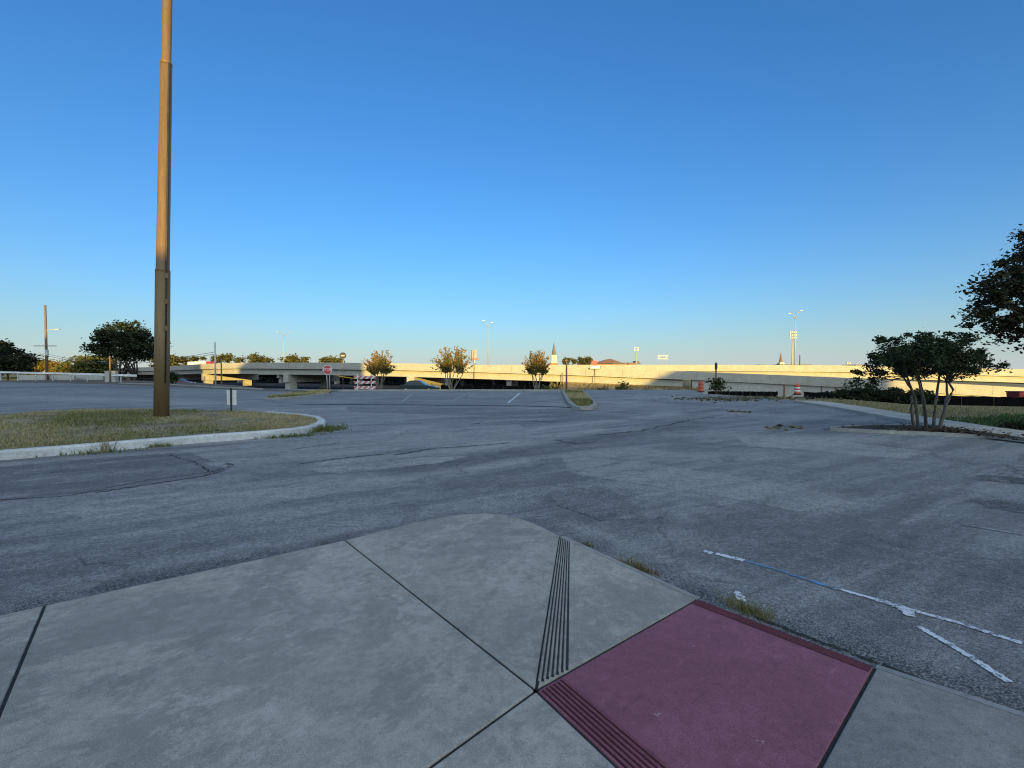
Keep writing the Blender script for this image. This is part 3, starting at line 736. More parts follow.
# the dark multi-stem crape myrtle in the bed on the right
def bed_tree():
    b = gp(930, 431); Y = b.y; s = Y / F
    t = thing('crape_myrtle', 'dark multi stemmed crape myrtle standing in the mulch bed beside the lawn', 'tree', b)
    def rel(px, py, dy=0.0):
        p = at(px, py, Y + dy); return p - b
    tr = MB()
    stems = [((915, 431), (911, 407), (913, 392), (904, 378), .1), ((919, 431), (915, 400), (911, 388), (907, 377), -.2), ((927, 431), (924, 410), (922, 390), (919, 376), .25),
             ((926, 432), (926, 415), (924, 400), (918, 380), -.25), ((933, 431), (935, 405), (938, 388), (939, 376), .15), ((938, 432), (946, 405), (953, 390), (949, 383), -.1), ((939, 431), (944, 412), (947, 395), (946, 380), .2)]
    rs = random.Random(4); ends = []; br = MB()
    for st in stems:
        pts = [rel(*st[i], dy=st[4] * (i + .3)) for i in range(4)]; pts[0].z = -.08
        fine = []
        for i in range(3):
            for q in range(4): fine.append(pts[i].lerp(pts[i + 1], q / 4) + Vector((rs.uniform(-1, 1), rs.uniform(-1, 1), 0)) * .008)
        fine.append(pts[3]); n = len(fine)
        tr.tube(fine, [.040 - .018 * i / n for i in range(n)], 8); ends.append(pts[3])
    ells = []
    for px, py, w, h, dy in ((928, 350, 46, 17, 0), (898, 360, 28, 14, .1), (962, 359, 32, 14, 0), (935, 360, 52, 15, .5), (930, 358, 48, 15, -.6), (880, 373, 22, 12, 0), (870, 380, 13, 8, 0), (868, 384, 8, 4, .1), (990, 366, 20, 8, .2), (948, 342, 28, 10, .3), (912, 344, 26, 11, -.3), (915, 372, 26, 8, .3), (960, 370, 24, 6, -.2)):
        c = rel(px - 6, py, dy); ells.append((c.x, c.y, c.z, w * s, max(.5, w * s * .7), h * s))
    p, cl, cv = clump_points(ells, 17000, 300, .085, .35)
    for i in range(110):
        c = Vector(cl[i]); e = min(ends, key=lambda q: (q - c).length + random.random() * .5)
        limb(br, e, c, .012, .004, .22, 5, 5)
    br.build('branch', M['barkd'], t, True)  # darker bark colour paints in the backlit look of the upper branches
    tr.build('trunk', M['barkm'], t, True)
    link('crown', leaves_mesh('crown', p, .052, .7), M['leafbed'], t)
bed_tree()

# big tree at the right border (trunk outside the frame)
Yt = 13.0; bx = atx(1088, Yt); bz = tz(bx, Yt)
def rel_ell(base, Y, items):
    out = []
    for px, py, w, h in items:
        p = at(px, py, Y) - Vector(base); out.append((p.x, p.y, p.z, w / F * Y, w / F * Y * .9, h / F * Y))
    return out
base = (bx, Yt, bz)
broad_tree('oak_tree', 'large dark tree with brownish leaves reaching in over the lawn at the frame edge', 'tree', base,
           rel_ell(base, Yt, [(1085, 265, 62, 62), (1012, 315, 36, 30), (1004, 280, 30, 18), (1045, 240, 30, 28), (1052, 226, 26, 14), (1032, 338, 30, 20), (1110, 320, 60, 40), (986, 298, 22, 11), (1002, 335, 22, 14), (990, 318, 20, 12), (1020, 300, 40, 36)]),
           30000, 360, .14, .07, M['leafoak'], M['barkd'], .17, 2.2, None, 30)
# left: big oak behind the near pole
Yo = 99.0; base = (atx(126, Yo), Yo, tz(atx(126, Yo), Yo))
broad_tree('oak_tree', 'broad dark oak behind the white guardrail just left of the tall brown pole', 'tree', base,
           rel_ell(base, Yo, [(125, 344, 26, 17), (108, 345, 15, 12), (143, 345, 18, 15), (124, 332, 20, 12), (150, 350, 12, 12), (98, 350, 8, 5)]),
           15000, 170, .55, .32, M['leafdark'], M['barkd'], .38, 2.6, None, 18, 3)
def far_tree(px, Y, ellpx, n, nc, spread, size, lm, label, cat='tree', name='tree', tr=.2, group=None, limbs=6):
    base = (atx(px, Y), Y, tz(atx(px, Y), Y)); e = rel_ell(base, Y, ellpx)
    th = max(.5, min(q[2] for q in e) * .8)
    return broad_tree(name, label, cat, base, e, n, nc, spread, size, lm, M['barkd'], tr, th, group, limbs)
far_tree(8, 112, [(10, 358, 17, 13), (-2, 350, 14, 11), (22, 362, 9, 9), (0, 364, 20, 8), (14, 366, 15, 7)], 8000, 90, .6, .4, M['leafdark'], 'dark dense tree at the far left frame edge behind the guardrail')
far_tree(92, 150, [(92, 363, 20, 8), (76, 366, 12, 7), (108, 364, 13, 8), (90, 369, 24, 6)], 7000, 80, .8, .5, M['leafyel'], 'sunlit yellow green bushy tree left of the dark oak')
far_tree(52, 170, [(54, 367, 12, 4), (66, 368, 8, 4), (58, 370, 10, 4)], 3000, 50, .8, .55, M['leafgold'], 'low rust coloured scrub tree behind the wooden utility pole', 'tree')
far_tree(38, 180, [(38, 364, 8, 5), (34, 368, 9, 6)], 3000, 50, .9, .55, M['leafolive'], 'olive green tree right of the dark tree at the left edge')
G_BR = 'distant trees showing over the left overpass'
for px, pts_, lab in ((183, [(180, 360, 14, 3), (196, 359, 9, 3)], 'low olive treetop just right of the tall brown pole above the truck'),
                      (224, [(224, 358, 10, 4), (236, 360, 9, 3), (215, 360, 7, 3)], 'olive treetop right of the thin grey poles above the overpass'),
                      (257, [(256, 359, 7, 4), (268, 360, 6, 3), (262, 361, 10, 3)], 'treetop left of the twin armed lamp above the shaded overpass'),
                      (295, [(290, 360, 6, 4), (300, 360, 8, 3.5), (305, 362, 6, 2)], 'treetop directly right of the left twin armed lamp'),
                      (328, [(328, 360.5, 8, 2.6), (338, 361, 6, 2)], 'small olive treetop above the stop sign'),
                      (166, [(172, 360, 6, 4), (160, 360, 8, 4)], 'olive treetop peeking out around the tall brown pole'),
                      (566, [(566, 361, 3.5, 3), (573, 361, 3, 3)], 'small dark treetop right of the cream steeple'),
                      (583, [(581, 361, 3, 3.4), (588, 361, 4, 3.4)], 'small dark treetop left of the red roadside sign')):
    Yv = 230.0 if px < 400 else 330.0
    base = (atx(px, Yv), Yv, -1.75); e = rel_ell(base, Yv, pts_)
    broad_tree('tree', lab, 'tree', base, e + [(q[0], q[1], q[2] * .6, q[3], q[4], q[5] * 1.2) for q in e], 2600, 50, .9, .8, M['leafolive'], M['barkd'], .25, 3.0, G_BR if px < 400 else None, 4)

# hedge and shrubs on the right
def shrub(px, py, Y, w, h, lm, label, n=2500, size=.12, name='shrub', group=None, cat='shrub'):
    x = atx(px, Y); z = tz(x, Y); k = 1 / F * Y
    t = thing(name, label, cat, (x, Y, z), group)
    top = at(px, py, Y).z - z; top = max(top, .3)
    p, cl, cv = clump_points([(0, 0, top * .5, w * k / 2, w * k / 3, top * .5), (w * k * .18, 0, top * .55, w * k / 4, w * k / 4, top * .45), (-w * k * .2, .1, top * .45, w * k / 4, w * k / 4, top * .45)], n, max(14, n // 60), .1 * top + .05, .3)
    p = p[p[:, 2] > .02]
    st = MB()
    for i in range(9): limb(st, (random.uniform(-.1, .1), random.uniform(-.1, .1), -.05), cl[i], .03, .01, .2, 4, 5)
    st.build('stem', M['barkd'], t, True)
    link('foliage', leaves_mesh('foliage', p, size, .8), lm, t)
    return t
G_H = 'dark shrubs in front of the black silt fence'
for px, py, Yd, w, lab in ((848, 389.5, 33, 30, 'leftmost dark shrub of the row under the bed tree'), (866, 388, 32, 32, 'second dark shrub from the left under the drooping branch'),
                       (888, 388, 32, 30, 'rounded dark shrub left of the bed tree stems'), (908, 390.5, 31, 28, 'dark shrub seen behind the leftmost bed tree stems'), (926, 392, 31, 22, 'dark low shrub seen between the bed tree stems')):
    shrub(px, py, Yd, w, 0, M['leafdark'], lab, 2600, .11, group=G_H)
shrub(1016, 425, 12.3, 22, 0, M['leafdark'], 'small dark shrub at the right end of the mulch bed', 900, .05)
shrub(622, 380.5, 58, 9, 0, M['leafyel'], 'sunlit yellow shrub on the embankment below the ramp', 700, .16)
shrub(548, 385, 52, 10, 0, M['leafyel'], 'small yellow bush right of the golden crape myrtle', 500, .16)
shrub(602, 384.5, 58, 8, 0, M['leafyel'], 'low yellow bush on the embankment left of the tallest one', 400, .15)
shrub(172, 371, 64, 9, 0, M['leafdark'], 'dark narrow shrub right behind the tall brown pole', 700, .2)

# young plant round the lamp bollard
x = atx(717, 38); z = tz(x, 38)
t = thing('young_tree', 'young leafy sapling tied to the thin dark post right of an orange drum', 'tree', (x + .05, 38, z))
p = np.concatenate([rng.normal(size=(160, 3)) * np.array([.36, .3, .13]) + np.array([0, 0, zc]) for zc in (.7, 1.0, 1.3)])
st = MB()
for i in range(8): limb(st, (0, 0, -.05), p[i * 30], .02, .008, .2, 4, 5)
st.build('trunk', M['barkd'], t, True); link('crown', leaves_mesh('crown', p, .13, .8), M['leafgreen'], t)
t = thing('post', 'thin dark round topped post beside the sapling right of the ramp', 'post', (x, 38.2, z))
pt = at(717, 362.5, 38.2).z - z
MB().tube([(0, 0, -.1), (0, 0, pt * .8)], .07, 8).build('shaft', M['wood'], t, True)
MB().tube([(0, 0, pt * .8), (0, 0, pt * .83), (0, 0, pt * .97), (0, 0, pt)], [.07, .115, .11, .05], 8).build('cap', M['darkm'], t, True)

# ------------------------------------------------------------------ grass islands with kerbs
def smooth_loop(pts, it=2):
    for _ in range(it):
        q = []
        for i in range(len(pts)):
            a, b = Vector(pts[i]), Vector(pts[(i + 1) % len(pts)]); q += [a.lerp(b, .25), a.lerp(b, .75)]
        pts = q
    return pts
def island(pts, kerb_w, kerb_h, mat, grass_mats, nbl, bl_h, bl_w, upto=999):
    """pts: ground points of the outer kerb foot (counter-clockwise or not)"""
    pts = [Vector((p[0], p[1], 0)) for p in pts]; c = sum(pts, Vector()) / len(pts)
    inner = inset(pts, kerb_w); mid1 = inset(pts, .03)
    n = len(pts); mb = MB()
    rings = [[(p.x, p.y, -.03) for p in pts], [(p.x, p.y, kerb_h * .8) for p in inset(pts, .012)], [(p.x, p.y, kerb_h) for p in inset(pts, .045)], [(p.x, p.y, kerb_h) for p in inset(pts, kerb_w)], [(p.x, p.y, -.03) for p in inset(pts, kerb_w + .004)]]
    for r in rings: mb.v += r
    for k in range(4):
        for i in range(n):
            if i < upto: mb.f.append((k * n + i, k * n + (i + 1) % n, (k + 1) * n + (i + 1) % n, (k + 1) * n + i))
    ko = setting(mb.build('kerb', mat, smooth='auto'))
    # soil
    P2 = [(p.x, p.y) for p in inset(pts, kerb_w + .002)]
    xs = [p[0] for p in P2]; ys = [p[1] for p in P2]
    so = MB(); so.poly([(a, b_, kerb_h * .72) for a, b_ in P2]); 
    m_, nt, b = new_mat('patchy_turf'); vv = coords(nt)
    a1 = noise(nt, vv, .55, 6, .65, .8); g = noise(nt, vv, 9, 5, .7)
    cc = mixc(nt, mapr(nt, a1, .40, .6, 0, 1), (.20, .145, .08), (.38, .30, .16)); cc = mixc(nt, mapr(nt, noise(nt, vv, .8, 5, .6, 1.0), .52, .62, 0, .7), cc, (.075, .09, .025))
    cc = mixc(nt, mapr(nt, g, .35, .65, 0, .5), cc, (.11, .085, .05))
    nt.links.new(cc, b.inputs['Base Color']); b.inputs['Roughness'].default_value = .95; bump(nt, b, g, .8, .04)
    setting(so.build('island_soil', m_))
    q = np.stack([rng.uniform(min(xs), max(xs), nbl * 3), rng.uniform(min(ys), max(ys), nbl * 3)], 1)
    q = q[inside(q, P2)][:nbl]
    # patchiness
    f1 = np.sin(q[:, 0] * .9 + 1.3 * np.sin(q[:, 1] * .7)) * np.sin(q[:, 1] * 1.1 + np.sin(q[:, 0] * 1.7)) + .4 * np.sin(q[:, 0] * 3.1 + q[:, 1] * 2.3)
    f1 = f1 + rng.normal(0, .25, len(q)); keep = rng.random(len(q)) < np.clip(.55 + .6 * f1, .04, 1); q = q[keep]; f1 = f1[keep]
    val = np.clip(.62 - .40 * np.sin(q[:, 0] * .55 + 2 * np.sin(q[:, 1] * .5) + 1.0) + rng.normal(0, .15, len(q)), 0, 1)
    pts3 = np.concatenate([q, np.full((len(q), 1), kerb_h * .7)], 1)
    o = link('grass', blades_mesh('grass', pts3, bl_h, bl_w, .9, val), M['leafgrass']); setting(o, 'stuff')
    return ko
isl = [gp(-160, 478), gp(-60, 466), gp(0, 460.5), gp(60, 455.5), gp(120, 450), gp(200, 443), gp(260, 438.5), gp(300, 434.5), gp(318, 431), gp(325, 427.5), gp(326, 424.5), gp(321, 421.5), gp(305, 418.5), gp(270, 415.5), gp(235, 413.5), gp(160, 411.5), gp(90, 411.5), gp(20, 416), gp(-60, 422), gp(-200, 436)]
island(isl, .22, .17, M['kerbwhite'], None, 42000, .066, .020, 13)
# small island in the middle
isl2 = [gp(563, 396), gp(567, 404), gp(572, 408.8), gp(580, 410), gp(592, 410), gp(597.5, 407), gp(595, 402), gp(588, 395), gp(584, 391.5), gp(561.5, 391.5)]
island(isl2, .22, .15, M['kerbgrey'], None, 5000, .14, .05)
# low island left of the stop sign
isl3 = [gp(262, 399.5), gp(272, 400.2), gp(300, 398), gp(330, 394.5), gp(335, 391.5), gp(322, 390.6), gp(300, 393), gp(270, 396.5)]
island(isl3, .2, .12, M['kerbgrey'], None, 3500, .12, .06, 3)
# straight far kerb behind the marked bays
kb = MB()
for a, b in ((gp(338, 391.3), gp(452, 391.0)), (gp(452, 391.0), gp(560, 391.3))):
    d = (b - a).normalized(); n_ = Vector((-d.y, d.x, 0)); L = (b - a).length; c = (a + b) / 2 + n_ * .12
    kb.box((c.x, c.y, .05), (L, .24, .20), math.atan2(d.y, d.x))
setting(kb.build('kerb', M['kerbgrey'], bevel=.02))
# kerb along the left lot edge and the verge strip beyond
kb = MB(); pl = [gp(120, 383.6), gp(170, 385.0), gp(215, 387.6), gp(262, 390.0)]
for a, b in zip(pl[:-1], pl[1:]):
    d = (b - a).normalized(); L = (b - a).length; c = (a + b) / 2
    kb.box((c.x, c.y, .04), (L, .25, .20), math.atan2(d.y, d.x))
setting(kb.build('kerb', M['kerbgrey'], bevel=.02))

# weeds
def weed(px, py, n, h, w, r, label, z=0.0, val=None, squash=.5, rot=0.0, stuff=False):
    p = gp(px, py, z)
    a = rng.normal(size=(n, 2)) * np.array([r, r * squash]); ca, sa = math.cos(rot), math.sin(rot)
    q = np.stack([a[:, 0] * ca - a[:, 1] * sa, a[:, 0] * sa + a[:, 1] * ca, np.zeros(n)], 1)
    me = blades_mesh('weed', q, h, w, 1.3, None if val is None else np.full(n, val))
    o = link('weed_tuft', me, M['weedm'], loc=p); (setting(o, 'stuff') if stuff else tag(o, label, 'weed', 'weeds growing along the pavement and kerb edges')); return o
ang = math.atan2(u.y, u.x)
weed(633, 569, 190, .075, .007, .075, 'dry reddish weed tuft at the kerb left of the red ramp corner', .0, None, .35, ang)
weed(650, 573, 60, .045, .006, .06, 'low rust red weed sprig at the kerb next to the larger dry tuft', .0, .95, .3, ang)
weed(747, 612, 200, .085, .006, .075, 'green and dry weed tuft against the red ramp edge', .0, .45, .35, ang)
weed(588, 546, 60, .04, .005, .04, 'tiny green weed at the kerb beside the ridged strip', .0, .2, .35, ang)
weed(103, 452, 36, .45, .012, .12, 'tall thin weed growing at the white island kerb below the brown pole', 0, .6, .5)
weed(90, 454, 150, .10, .014, .42, '', 0, .2, .2, .5, True)
weed(160, 447, 110, .10, .013, .14, '', 0, .3, .3, .5, True)
weed(318, 431, 520, .16, .022, .38, '', 0, .15, .55, .6, True)
weed(290, 437, 200, .09, .02, .35, '', 0, .15, .25, .5, True)

vg = MB(); vl = [(-80, 381.6, 22), (0, 382.3, 20), (60, 383.2, 15), (110, 384.4, 11), (165, 386.6, 7.5), (215, 389.0, 4), (265, 391.2, 2.4), (330, 392.2, 1.4)]
P_ = [gp(a, b) for a, b, c in vl]; n = len(vl)
for k, p in enumerate(P_):
    t = P_[min(k + 1, n - 1)] - P_[max(k - 1, 0)]; t.normalize(); nn = Vector((-t.y, t.x, 0)); nn = nn if nn.y > 0 else -nn
    vg.v += [(p.x, p.y, .006), (p.x + nn.x * vl[k][2], p.y + nn.y * vl[k][2], .02)]
vg.f = [(2 * k, 2 * k + 2, 2 * k + 3, 2 * k + 1) for k in range(n - 1)]
setting(vg.build('dirt_verge', simple('verge_dirt', (.14, .11, .075), .95, .5, .8, 0, .4, .5)))
# ------------------------------------------------------------------ right side: path, bed
def ribbon(name, cl, wid, z, mat):
    mb = MB(); L = []; Rr = []
    for i, p in enumerate(cl):
        t = cl[min(i + 1, len(cl) - 1)] - cl[max(i - 1, 0)]; t.z = 0; t.normalize(); nn = Vector((-t.y, t.x, 0)) * wid / 2
        for lst, q in ((L, p + nn), (Rr, p - nn)): lst.append((q.x, q.y, q.z + z))
    n = len(cl); mb.v = L + Rr + [(a, b, c - .2) for a, b, c in L] + [(a, b, c - .2) for a, b, c in Rr]
    for i in range(n - 1):
        mb.f += [(n + i, n + i + 1, i + 1, i), (3 * n + i, 3 * n + i + 1, n + i + 1, n + i), (i, i + 1, 2 * n + i + 1, 2 * n + i)]
    return setting(mb.build(name, mat))
pth = [gp(a, b) for a, b in ((806, 402.5), (825, 405), (850, 409), (880, 414.5), (905, 419), (930, 423.5), (960, 428.5), (990, 433), (1030, 438.5), (1100, 449))]
for p in pth: p.z = max(tz(p.x, p.y), -.25)
ribbon('path', pth, 1.25, .10, M['pathm'])
bed = smooth_loop([gp(818, 430.5), gp(850, 427.5), gp(905, 427), (gp(950, 428.5)), gp(1000, 434), gp(1075, 443), gp(1085, 452), gp(1010, 440.5), gp(940, 436), gp(870, 433)], 2)
mbd = MB(); P2 = [Vector((p.x, p.y, 0)) for p in bed]; n = len(P2)
top = inset(P2, .13); mbd.poly([(p.x, p.y, .055 + .03 * random.random()) for p in top]); setting(mbd.build('planting_bed', M['mulch']))
kk = MB(); rings = [[(p.x, p.y, -.02) for p in P2], [(p.x, p.y, .085) for p in inset(P2, .02)], [(p.x, p.y, .09) for p in inset(P2, .12)], [(p.x, p.y, .03) for p in inset(P2, .135)]]
for r in rings: kk.v += r
for k in range(3):
    for i in range(n): kk.f.append((k * n + i, k * n + (i + 1) % n, (k + 1) * n + (i + 1) % n, (k + 1) * n + i))
setting(kk.build('kerb', M['kerbgrey'], smooth='auto'))
ltr = []
for _ in range(1300):
    i = random.randrange(n); ltr.append((P2[i].lerp(sum(P2, Vector()) / n, random.random() ** .6 * .97)))
lm_ = leaves_mesh('litter', np.array([(p.x, p.y, .085 + random.random() * .04) for p in ltr]), .042, .12)
setting(link('leaf_litter', lm_, leaf_mat('dry_litter', [(.03, .022, .016), (.07, .05, .03), (.14, .10, .06)])), 'stuff')
# lawn blades right of the path
q = np.stack([rng.uniform(9, 42, 90000), rng.uniform(11, 34, 90000)], 1)
pxl = CX + F * q[:, 0] / q[:, 1]
pathd = seg_dist(q, [(p.x, p.y) for p in pth])
yedge = np.interp(pxl, [p.x / p.y * F + CX for p in pth], [p.y for p in pth])
ok = (pxl > 815) & (pxl < 1180) & (q[:, 1] > yedge + .7) & (pathd > .72); q = q[ok][:46000]
pxl = CX + F * q[:, 0] / q[:, 1]
val = np.clip(np.where((pxl > 935) & (q[:, 1] < 15.4 + (pxl - 940) * .03 + .5 * np.sin(q[:, 0] * 2.1)), .12, .85) + rng.normal(0, .12, len(q)), 0, 1)
zz = terrain(q[:, 0], q[:, 1]) - .03
lg = leaf_mat('lawn_blades', [(.04, .09, .018), (.075, .125, .028), (.24, .205, .10), (.34, .285, .155)], .2)
setting(link('lawn_grass', blades_mesh('lawn_grass', np.concatenate([q, zz[:, None]], 1), .10, .03, .8, val), lg), 'stuff')
# loose leaves and debris on the lot at the bed
deb = []
for px, py, nn_, sx in ((728, 400, 260, 1.6), (760, 398, 420, 2.0), (700, 399, 160, 1.2), (740, 412, 26, .3), (790, 428, 20, .4)):
    c = gp(px, py)
    for _ in range(nn_): deb.append((c.x + random.gauss(0, sx), c.y + random.gauss(0, sx * .55), .015 + random.random() * .02))
setting(link('debris', leaves_mesh('debris', np.array(deb), .10, .12), leaf_mat('debris_mix', [(.05, .045, .03), (.12, .11, .05), (.20, .17, .09)])), 'stuff')

# ------------------------------------------------------------------ near steel light pole
pb = gp(161, 420, 0); pb.z = .12
pole = thing('light_pole', 'tall thick brown steel light pole rising from the grass island', 'light pole', pb)
Yp = pb.y
def pp_(px, py): return at(px, py, Yp) - pb
w = lambda wpx: wpx / F * Yp / 2
ax = [pp_(161.3, 420), pp_(162.8, 272), pp_(166.2, 64), pp_(168.6, -60)]
MB().tube([ax[0] - Vector((0, 0, .15)), ax[1]], [w(12.9), w(12.4)], 28).build('lower_section', M['poled'], pole, True)
MB().tube([ax[1] - Vector((0, 0, .02)), ax[1] + Vector((0, 0, .06)), ax[1] + Vector((0, 0, .10)), ax[2]], [w(12.4), w(12.2), w(11.2), w(9.7)], 28).build('middle_section', M['poleb'], pole, True)
MB().tube([ax[2] - Vector((0, 0, .05)), ax[2] + Vector((0, 0, .05)), ax[2] + Vector((0, 0, .09)), ax[3]], [w(10.0), w(9.9), w(8.2), w(7.6)], 28).build('upper_section', M['poleb'], pole, True)
side = Vector((.90, -.43, 0)).normalized() * w(11.6)
MB().tube([ax[0].lerp(ax[1], .25) + side * 1.06, ax[1] + side * 1.06, ax[2] + side * .86], .028, 8).build('conduit', M['darkm'], pole, True)
for f in (.62, .80, .97): MB().box(ax[0].lerp(ax[1], f) + side * 1.12, (.09, .05, .16), .9).build('clamp', M['poled'], pole)
top = ax[3]
MB().box(top + Vector((0, 0, .05)), (2.4, .12, .12)).build('crossarm', M['poleb'], pole)
for sx in (-1, 1): MB().box(top + Vector((sx * 1.3, 0, -.02)), (.7, .42, .2)).build('lamp_head', M['poleb'], pole, bevel=.04)
MB().tube([ax[0] + Vector((0, 0, -.1)), ax[0] + Vector((0, 0, .05))], [w(18), w(17)], 28).build('base_plate', M['poled'], pole, True)

# small sign on the island, seen from behind
sb = gp(231, 415, 0); sb.z = .1
sg = thing('sign', 'small white rectangular sign on a short dark post at the back of the grass island', 'sign', sb)
k = 1 / F * sb.y
MB().box((0, .02, (391 - 415) * -k / 2), (.05, .04, 25 * k)).build('post', M['darkm'], sg)
MB().box((0, .055, (415 - 400.3) * k), (9.6 * k, .012, 15 * k)).build('panel', M['whitem'], sg, bevel=.004)

# ------------------------------------------------------------------ overpasses
def curve_xy(px, Y, n=260):
    pxd = np.linspace(px[0], px[-1], n); Yd = np.interp(pxd, px, Y)
    ker = np.hanning(21); ker /= ker.sum()
    Yp_ = np.concatenate([np.full(10, Yd[0]) + (Yd[0] - Yd[1]) * np.arange(10, 0, -1), Yd, np.full(10, Yd[-1]) + (Yd[-1] - Yd[-2]) * np.arange(1, 11)])
    Yd = np.convolve(Yp_, ker, 'valid')
    X = (pxd - CX) / F * Yd
    return pxd, X, Yd
class Road:
    def __init__(s, px, Y, top, tz_is_py=True):
        s.px, s.X, s.Y = curve_xy(px, Y)
        v = np.interp(s.px, *top[:2])
        if top[2] == 'py': s.top = np.array([at(a, b, c).z for a, b, c in zip(s.px, v, s.Y)])
        else: s.top = v
        ker = np.hanning(15); ker /= ker.sum()
        pad = np.concatenate([np.full(7, s.top[0]), s.top, np.full(7, s.top[-1])]); s.top = np.convolve(pad, ker, 'valid')
        dx, dy = np.gradient(s.X), np.gradient(s.Y); L = np.hypot(dx, dy); s.tx, s.ty = dx / L, dy / L
        s.nx, s.ny = -s.ty, s.tx                                        # away from the camera
    def idx(s, px): return int(np.argmin(np.abs(s.px - px)))
    def pt(s, i, off, z): return (s.X[i] + s.nx[i] * off, s.Y[i] + s.ny[i] * off, z)
    def bar(s, o0, o1, z0, z1, p0, p1, name, mat, parent, step=2, bevel=0):
        ids = [i for i in range(0, len(s.px), step) if p0 <= s.px[i] <= p1]; mb = MB()
        f = lambda z, i: z[i] if hasattr(z, '__len__') else s.top[i] + z
        for i in ids:
            mb.v += [s.pt(i, o0, f(z0, i)), s.pt(i, o1, f(z0, i)), s.pt(i, o1, f(z1, i)), s.pt(i, o0, f(z1, i))]
        for k in range(len(ids) - 1):
            a, b = 4 * k, 4 * k + 4
            for j in range(4): mb.f.append((a + j, b + j, b + (j + 1) % 4, a + (j + 1) % 4))
        mb.f.append((0, 1, 2, 3)); e = 4 * (len(ids) - 1); mb.f.append((e + 3, e + 2, e + 1, e))
        o = mb.build(name, mat, parent)
        return o

rpx = [-40, 60, 120, 168, 203, 245, 286, 330, 409, 480, 570, 640, 700, 800, 850, 924, 1024, 1160]
rY = [290, 215, 168, 134, 108, 99, 92.5, 88, 82, 78.5, 75, 72, 69, 63.5, 60, 56.5, 53, 49.5]
rtop = ([-40, 60, 120, 168, 203, 245, 330, 409, 480, 570, 640, 700, 800, 850, 924, 1024, 1160],
        [369, 368.5, 368, 366.5, 363.8, 362.6, 362.6, 363.4, 365, 367.4, 369.9, 371.8, 375.9, 378, 382, 387.5, 396], 'py')
Rr = Road(rpx, rY, rtop)
ramp_b = thing('ramp_overpass', 'long concrete ramp overpass in front, sinking rightwards from open piers to a solid wall', 'overpass')
PAR, GIR = 1.08, 1.15
Wd = 13.0
Rr.bar(0, .28, -PAR, 0, -40, 1160, 'parapet', M['bridge'], ramp_b)
Rr.bar(Wd - .28, Wd, -PAR, 0, -40, 1160, 'parapet', M['bridge'], ramp_b)
Rr.bar(.012, Wd - .012, -PAR - .22, -PAR - .004, -40, 1160, 'deck', M['bridge'], ramp_b)
for off in (.62, 3.6, 6.5, 9.4, 12.1):
    Rr.bar(off, off + .5, -PAR - .22 - GIR, -PAR - .36, -40, 690, 'girder', M['bridge'], ramp_b)
    Rr.bar(off + .14, off + .36, -PAR - .36, -PAR - .22, -40, 690, 'girder_web', M['bridge'], ramp_b)
def pier(road, px, parent, capd, drop, off0, off1, colw, cols, gz=-2.2, capw=1.5):
    i = road.idx(px); zt = road.top[i] - PAR - .22 - drop - .01; ang = math.atan2(road.ny[i], road.nx[i])
    c = road.pt(i, (off0 + off1) / 2, zt - capd / 2)
    cap = MB().box(c, (off1 - off0, capw, capd), ang).build('pier_cap', M['bridge'], parent, bevel=.03)
    for o in cols:
        q = road.pt(i, o, (zt - capd + gz) / 2); MB().box(q, (colw, colw * .9, zt - capd - gz - .004), ang).build('column', M['bridge'], cap, bevel=.04)
for px in (120, 168, 203, 286, 409): pier(Rr, px, ramp_b, 1.65, GIR, .3 if px > 190 else 1.0, 13.2, 1.7, (1.6, 10.6))
# abutment end and the retaining wall on the right
zb = np.full(len(Rr.px), -2.6)
wall = Rr.bar(.35, Wd - .35, zb, -PAR - .24, 684, 1160, 'retaining_wall', M['bridge2'], ramp_b)
ab = Rr.idx(561); 
Rr.bar(.9, Wd - .9, zb, -PAR - .23 - GIR * 0 - .3, 556, 684, 'abutment', M['dirt'], ramp_b)
# wall coping joints: thin vertical tubes and joints
for px, dz0, dz1 in ((472, -PAR - GIR - .1, .02), (563, -PAR - GIR - .2, -PAR + .2)):
    i = Rr.idx(px); a = Rr.pt(i, -.06, Rr.top[i] + dz1 - .05); b = Rr.pt(i, -.06, Rr.top[i] + dz0)
    MB().tube([a, b], .07, 8).build('vertical_tube', M['poled'], ramp_b)
for px in (785, 823, 836):
    i = Rr.idx(px); a = Rr.pt(i, .29, Rr.top[i] - PAR - .26); b = Rr.pt(i, .29, -2.0); MB().tube([a, b], .05 if px != 785 else .09, 8).build('vertical_tube', M['poled'], ramp_b)
for px in list(range(215, 1100, 37)):
    i = Rr.idx(px); MB().tube([Rr.pt(i, -.001, Rr.top[i] - PAR), Rr.pt(i, -.001, Rr.top[i] - .02)], .014, 4).build('joint_line', M['joint'], ramp_b)
# earth embankment in front of the abutment
em = MB(); ids = [i for i in range(len(Rr.px)) if 553 <= Rr.px[i] <= 700]
for i in ids:
    f = np.clip((Rr.px[i] - 553) / 14, 0, 1); zt = (Rr.top[i] - PAR - GIR - .3) * f + -1.7 * (1 - f) - .05
    em.v += [Rr.pt(i, 1.2, zt), Rr.pt(i, -.4, zt - .12 + .05 * random.random()), Rr.pt(i, -3.4 + .6 * math.sin(i * .7), -.95 + .18 * math.sin(i * 1.3)), Rr.pt(i, -8.5, -1.9)]
for k in range(len(ids) - 1):
    for j in range(3): em.f.append((4 * k + j, 4 * k + j + 1, 4 * k + j + 5, 4 * k + j + 4))
setting(em.build('embankment', M['dirt'], smooth=True))
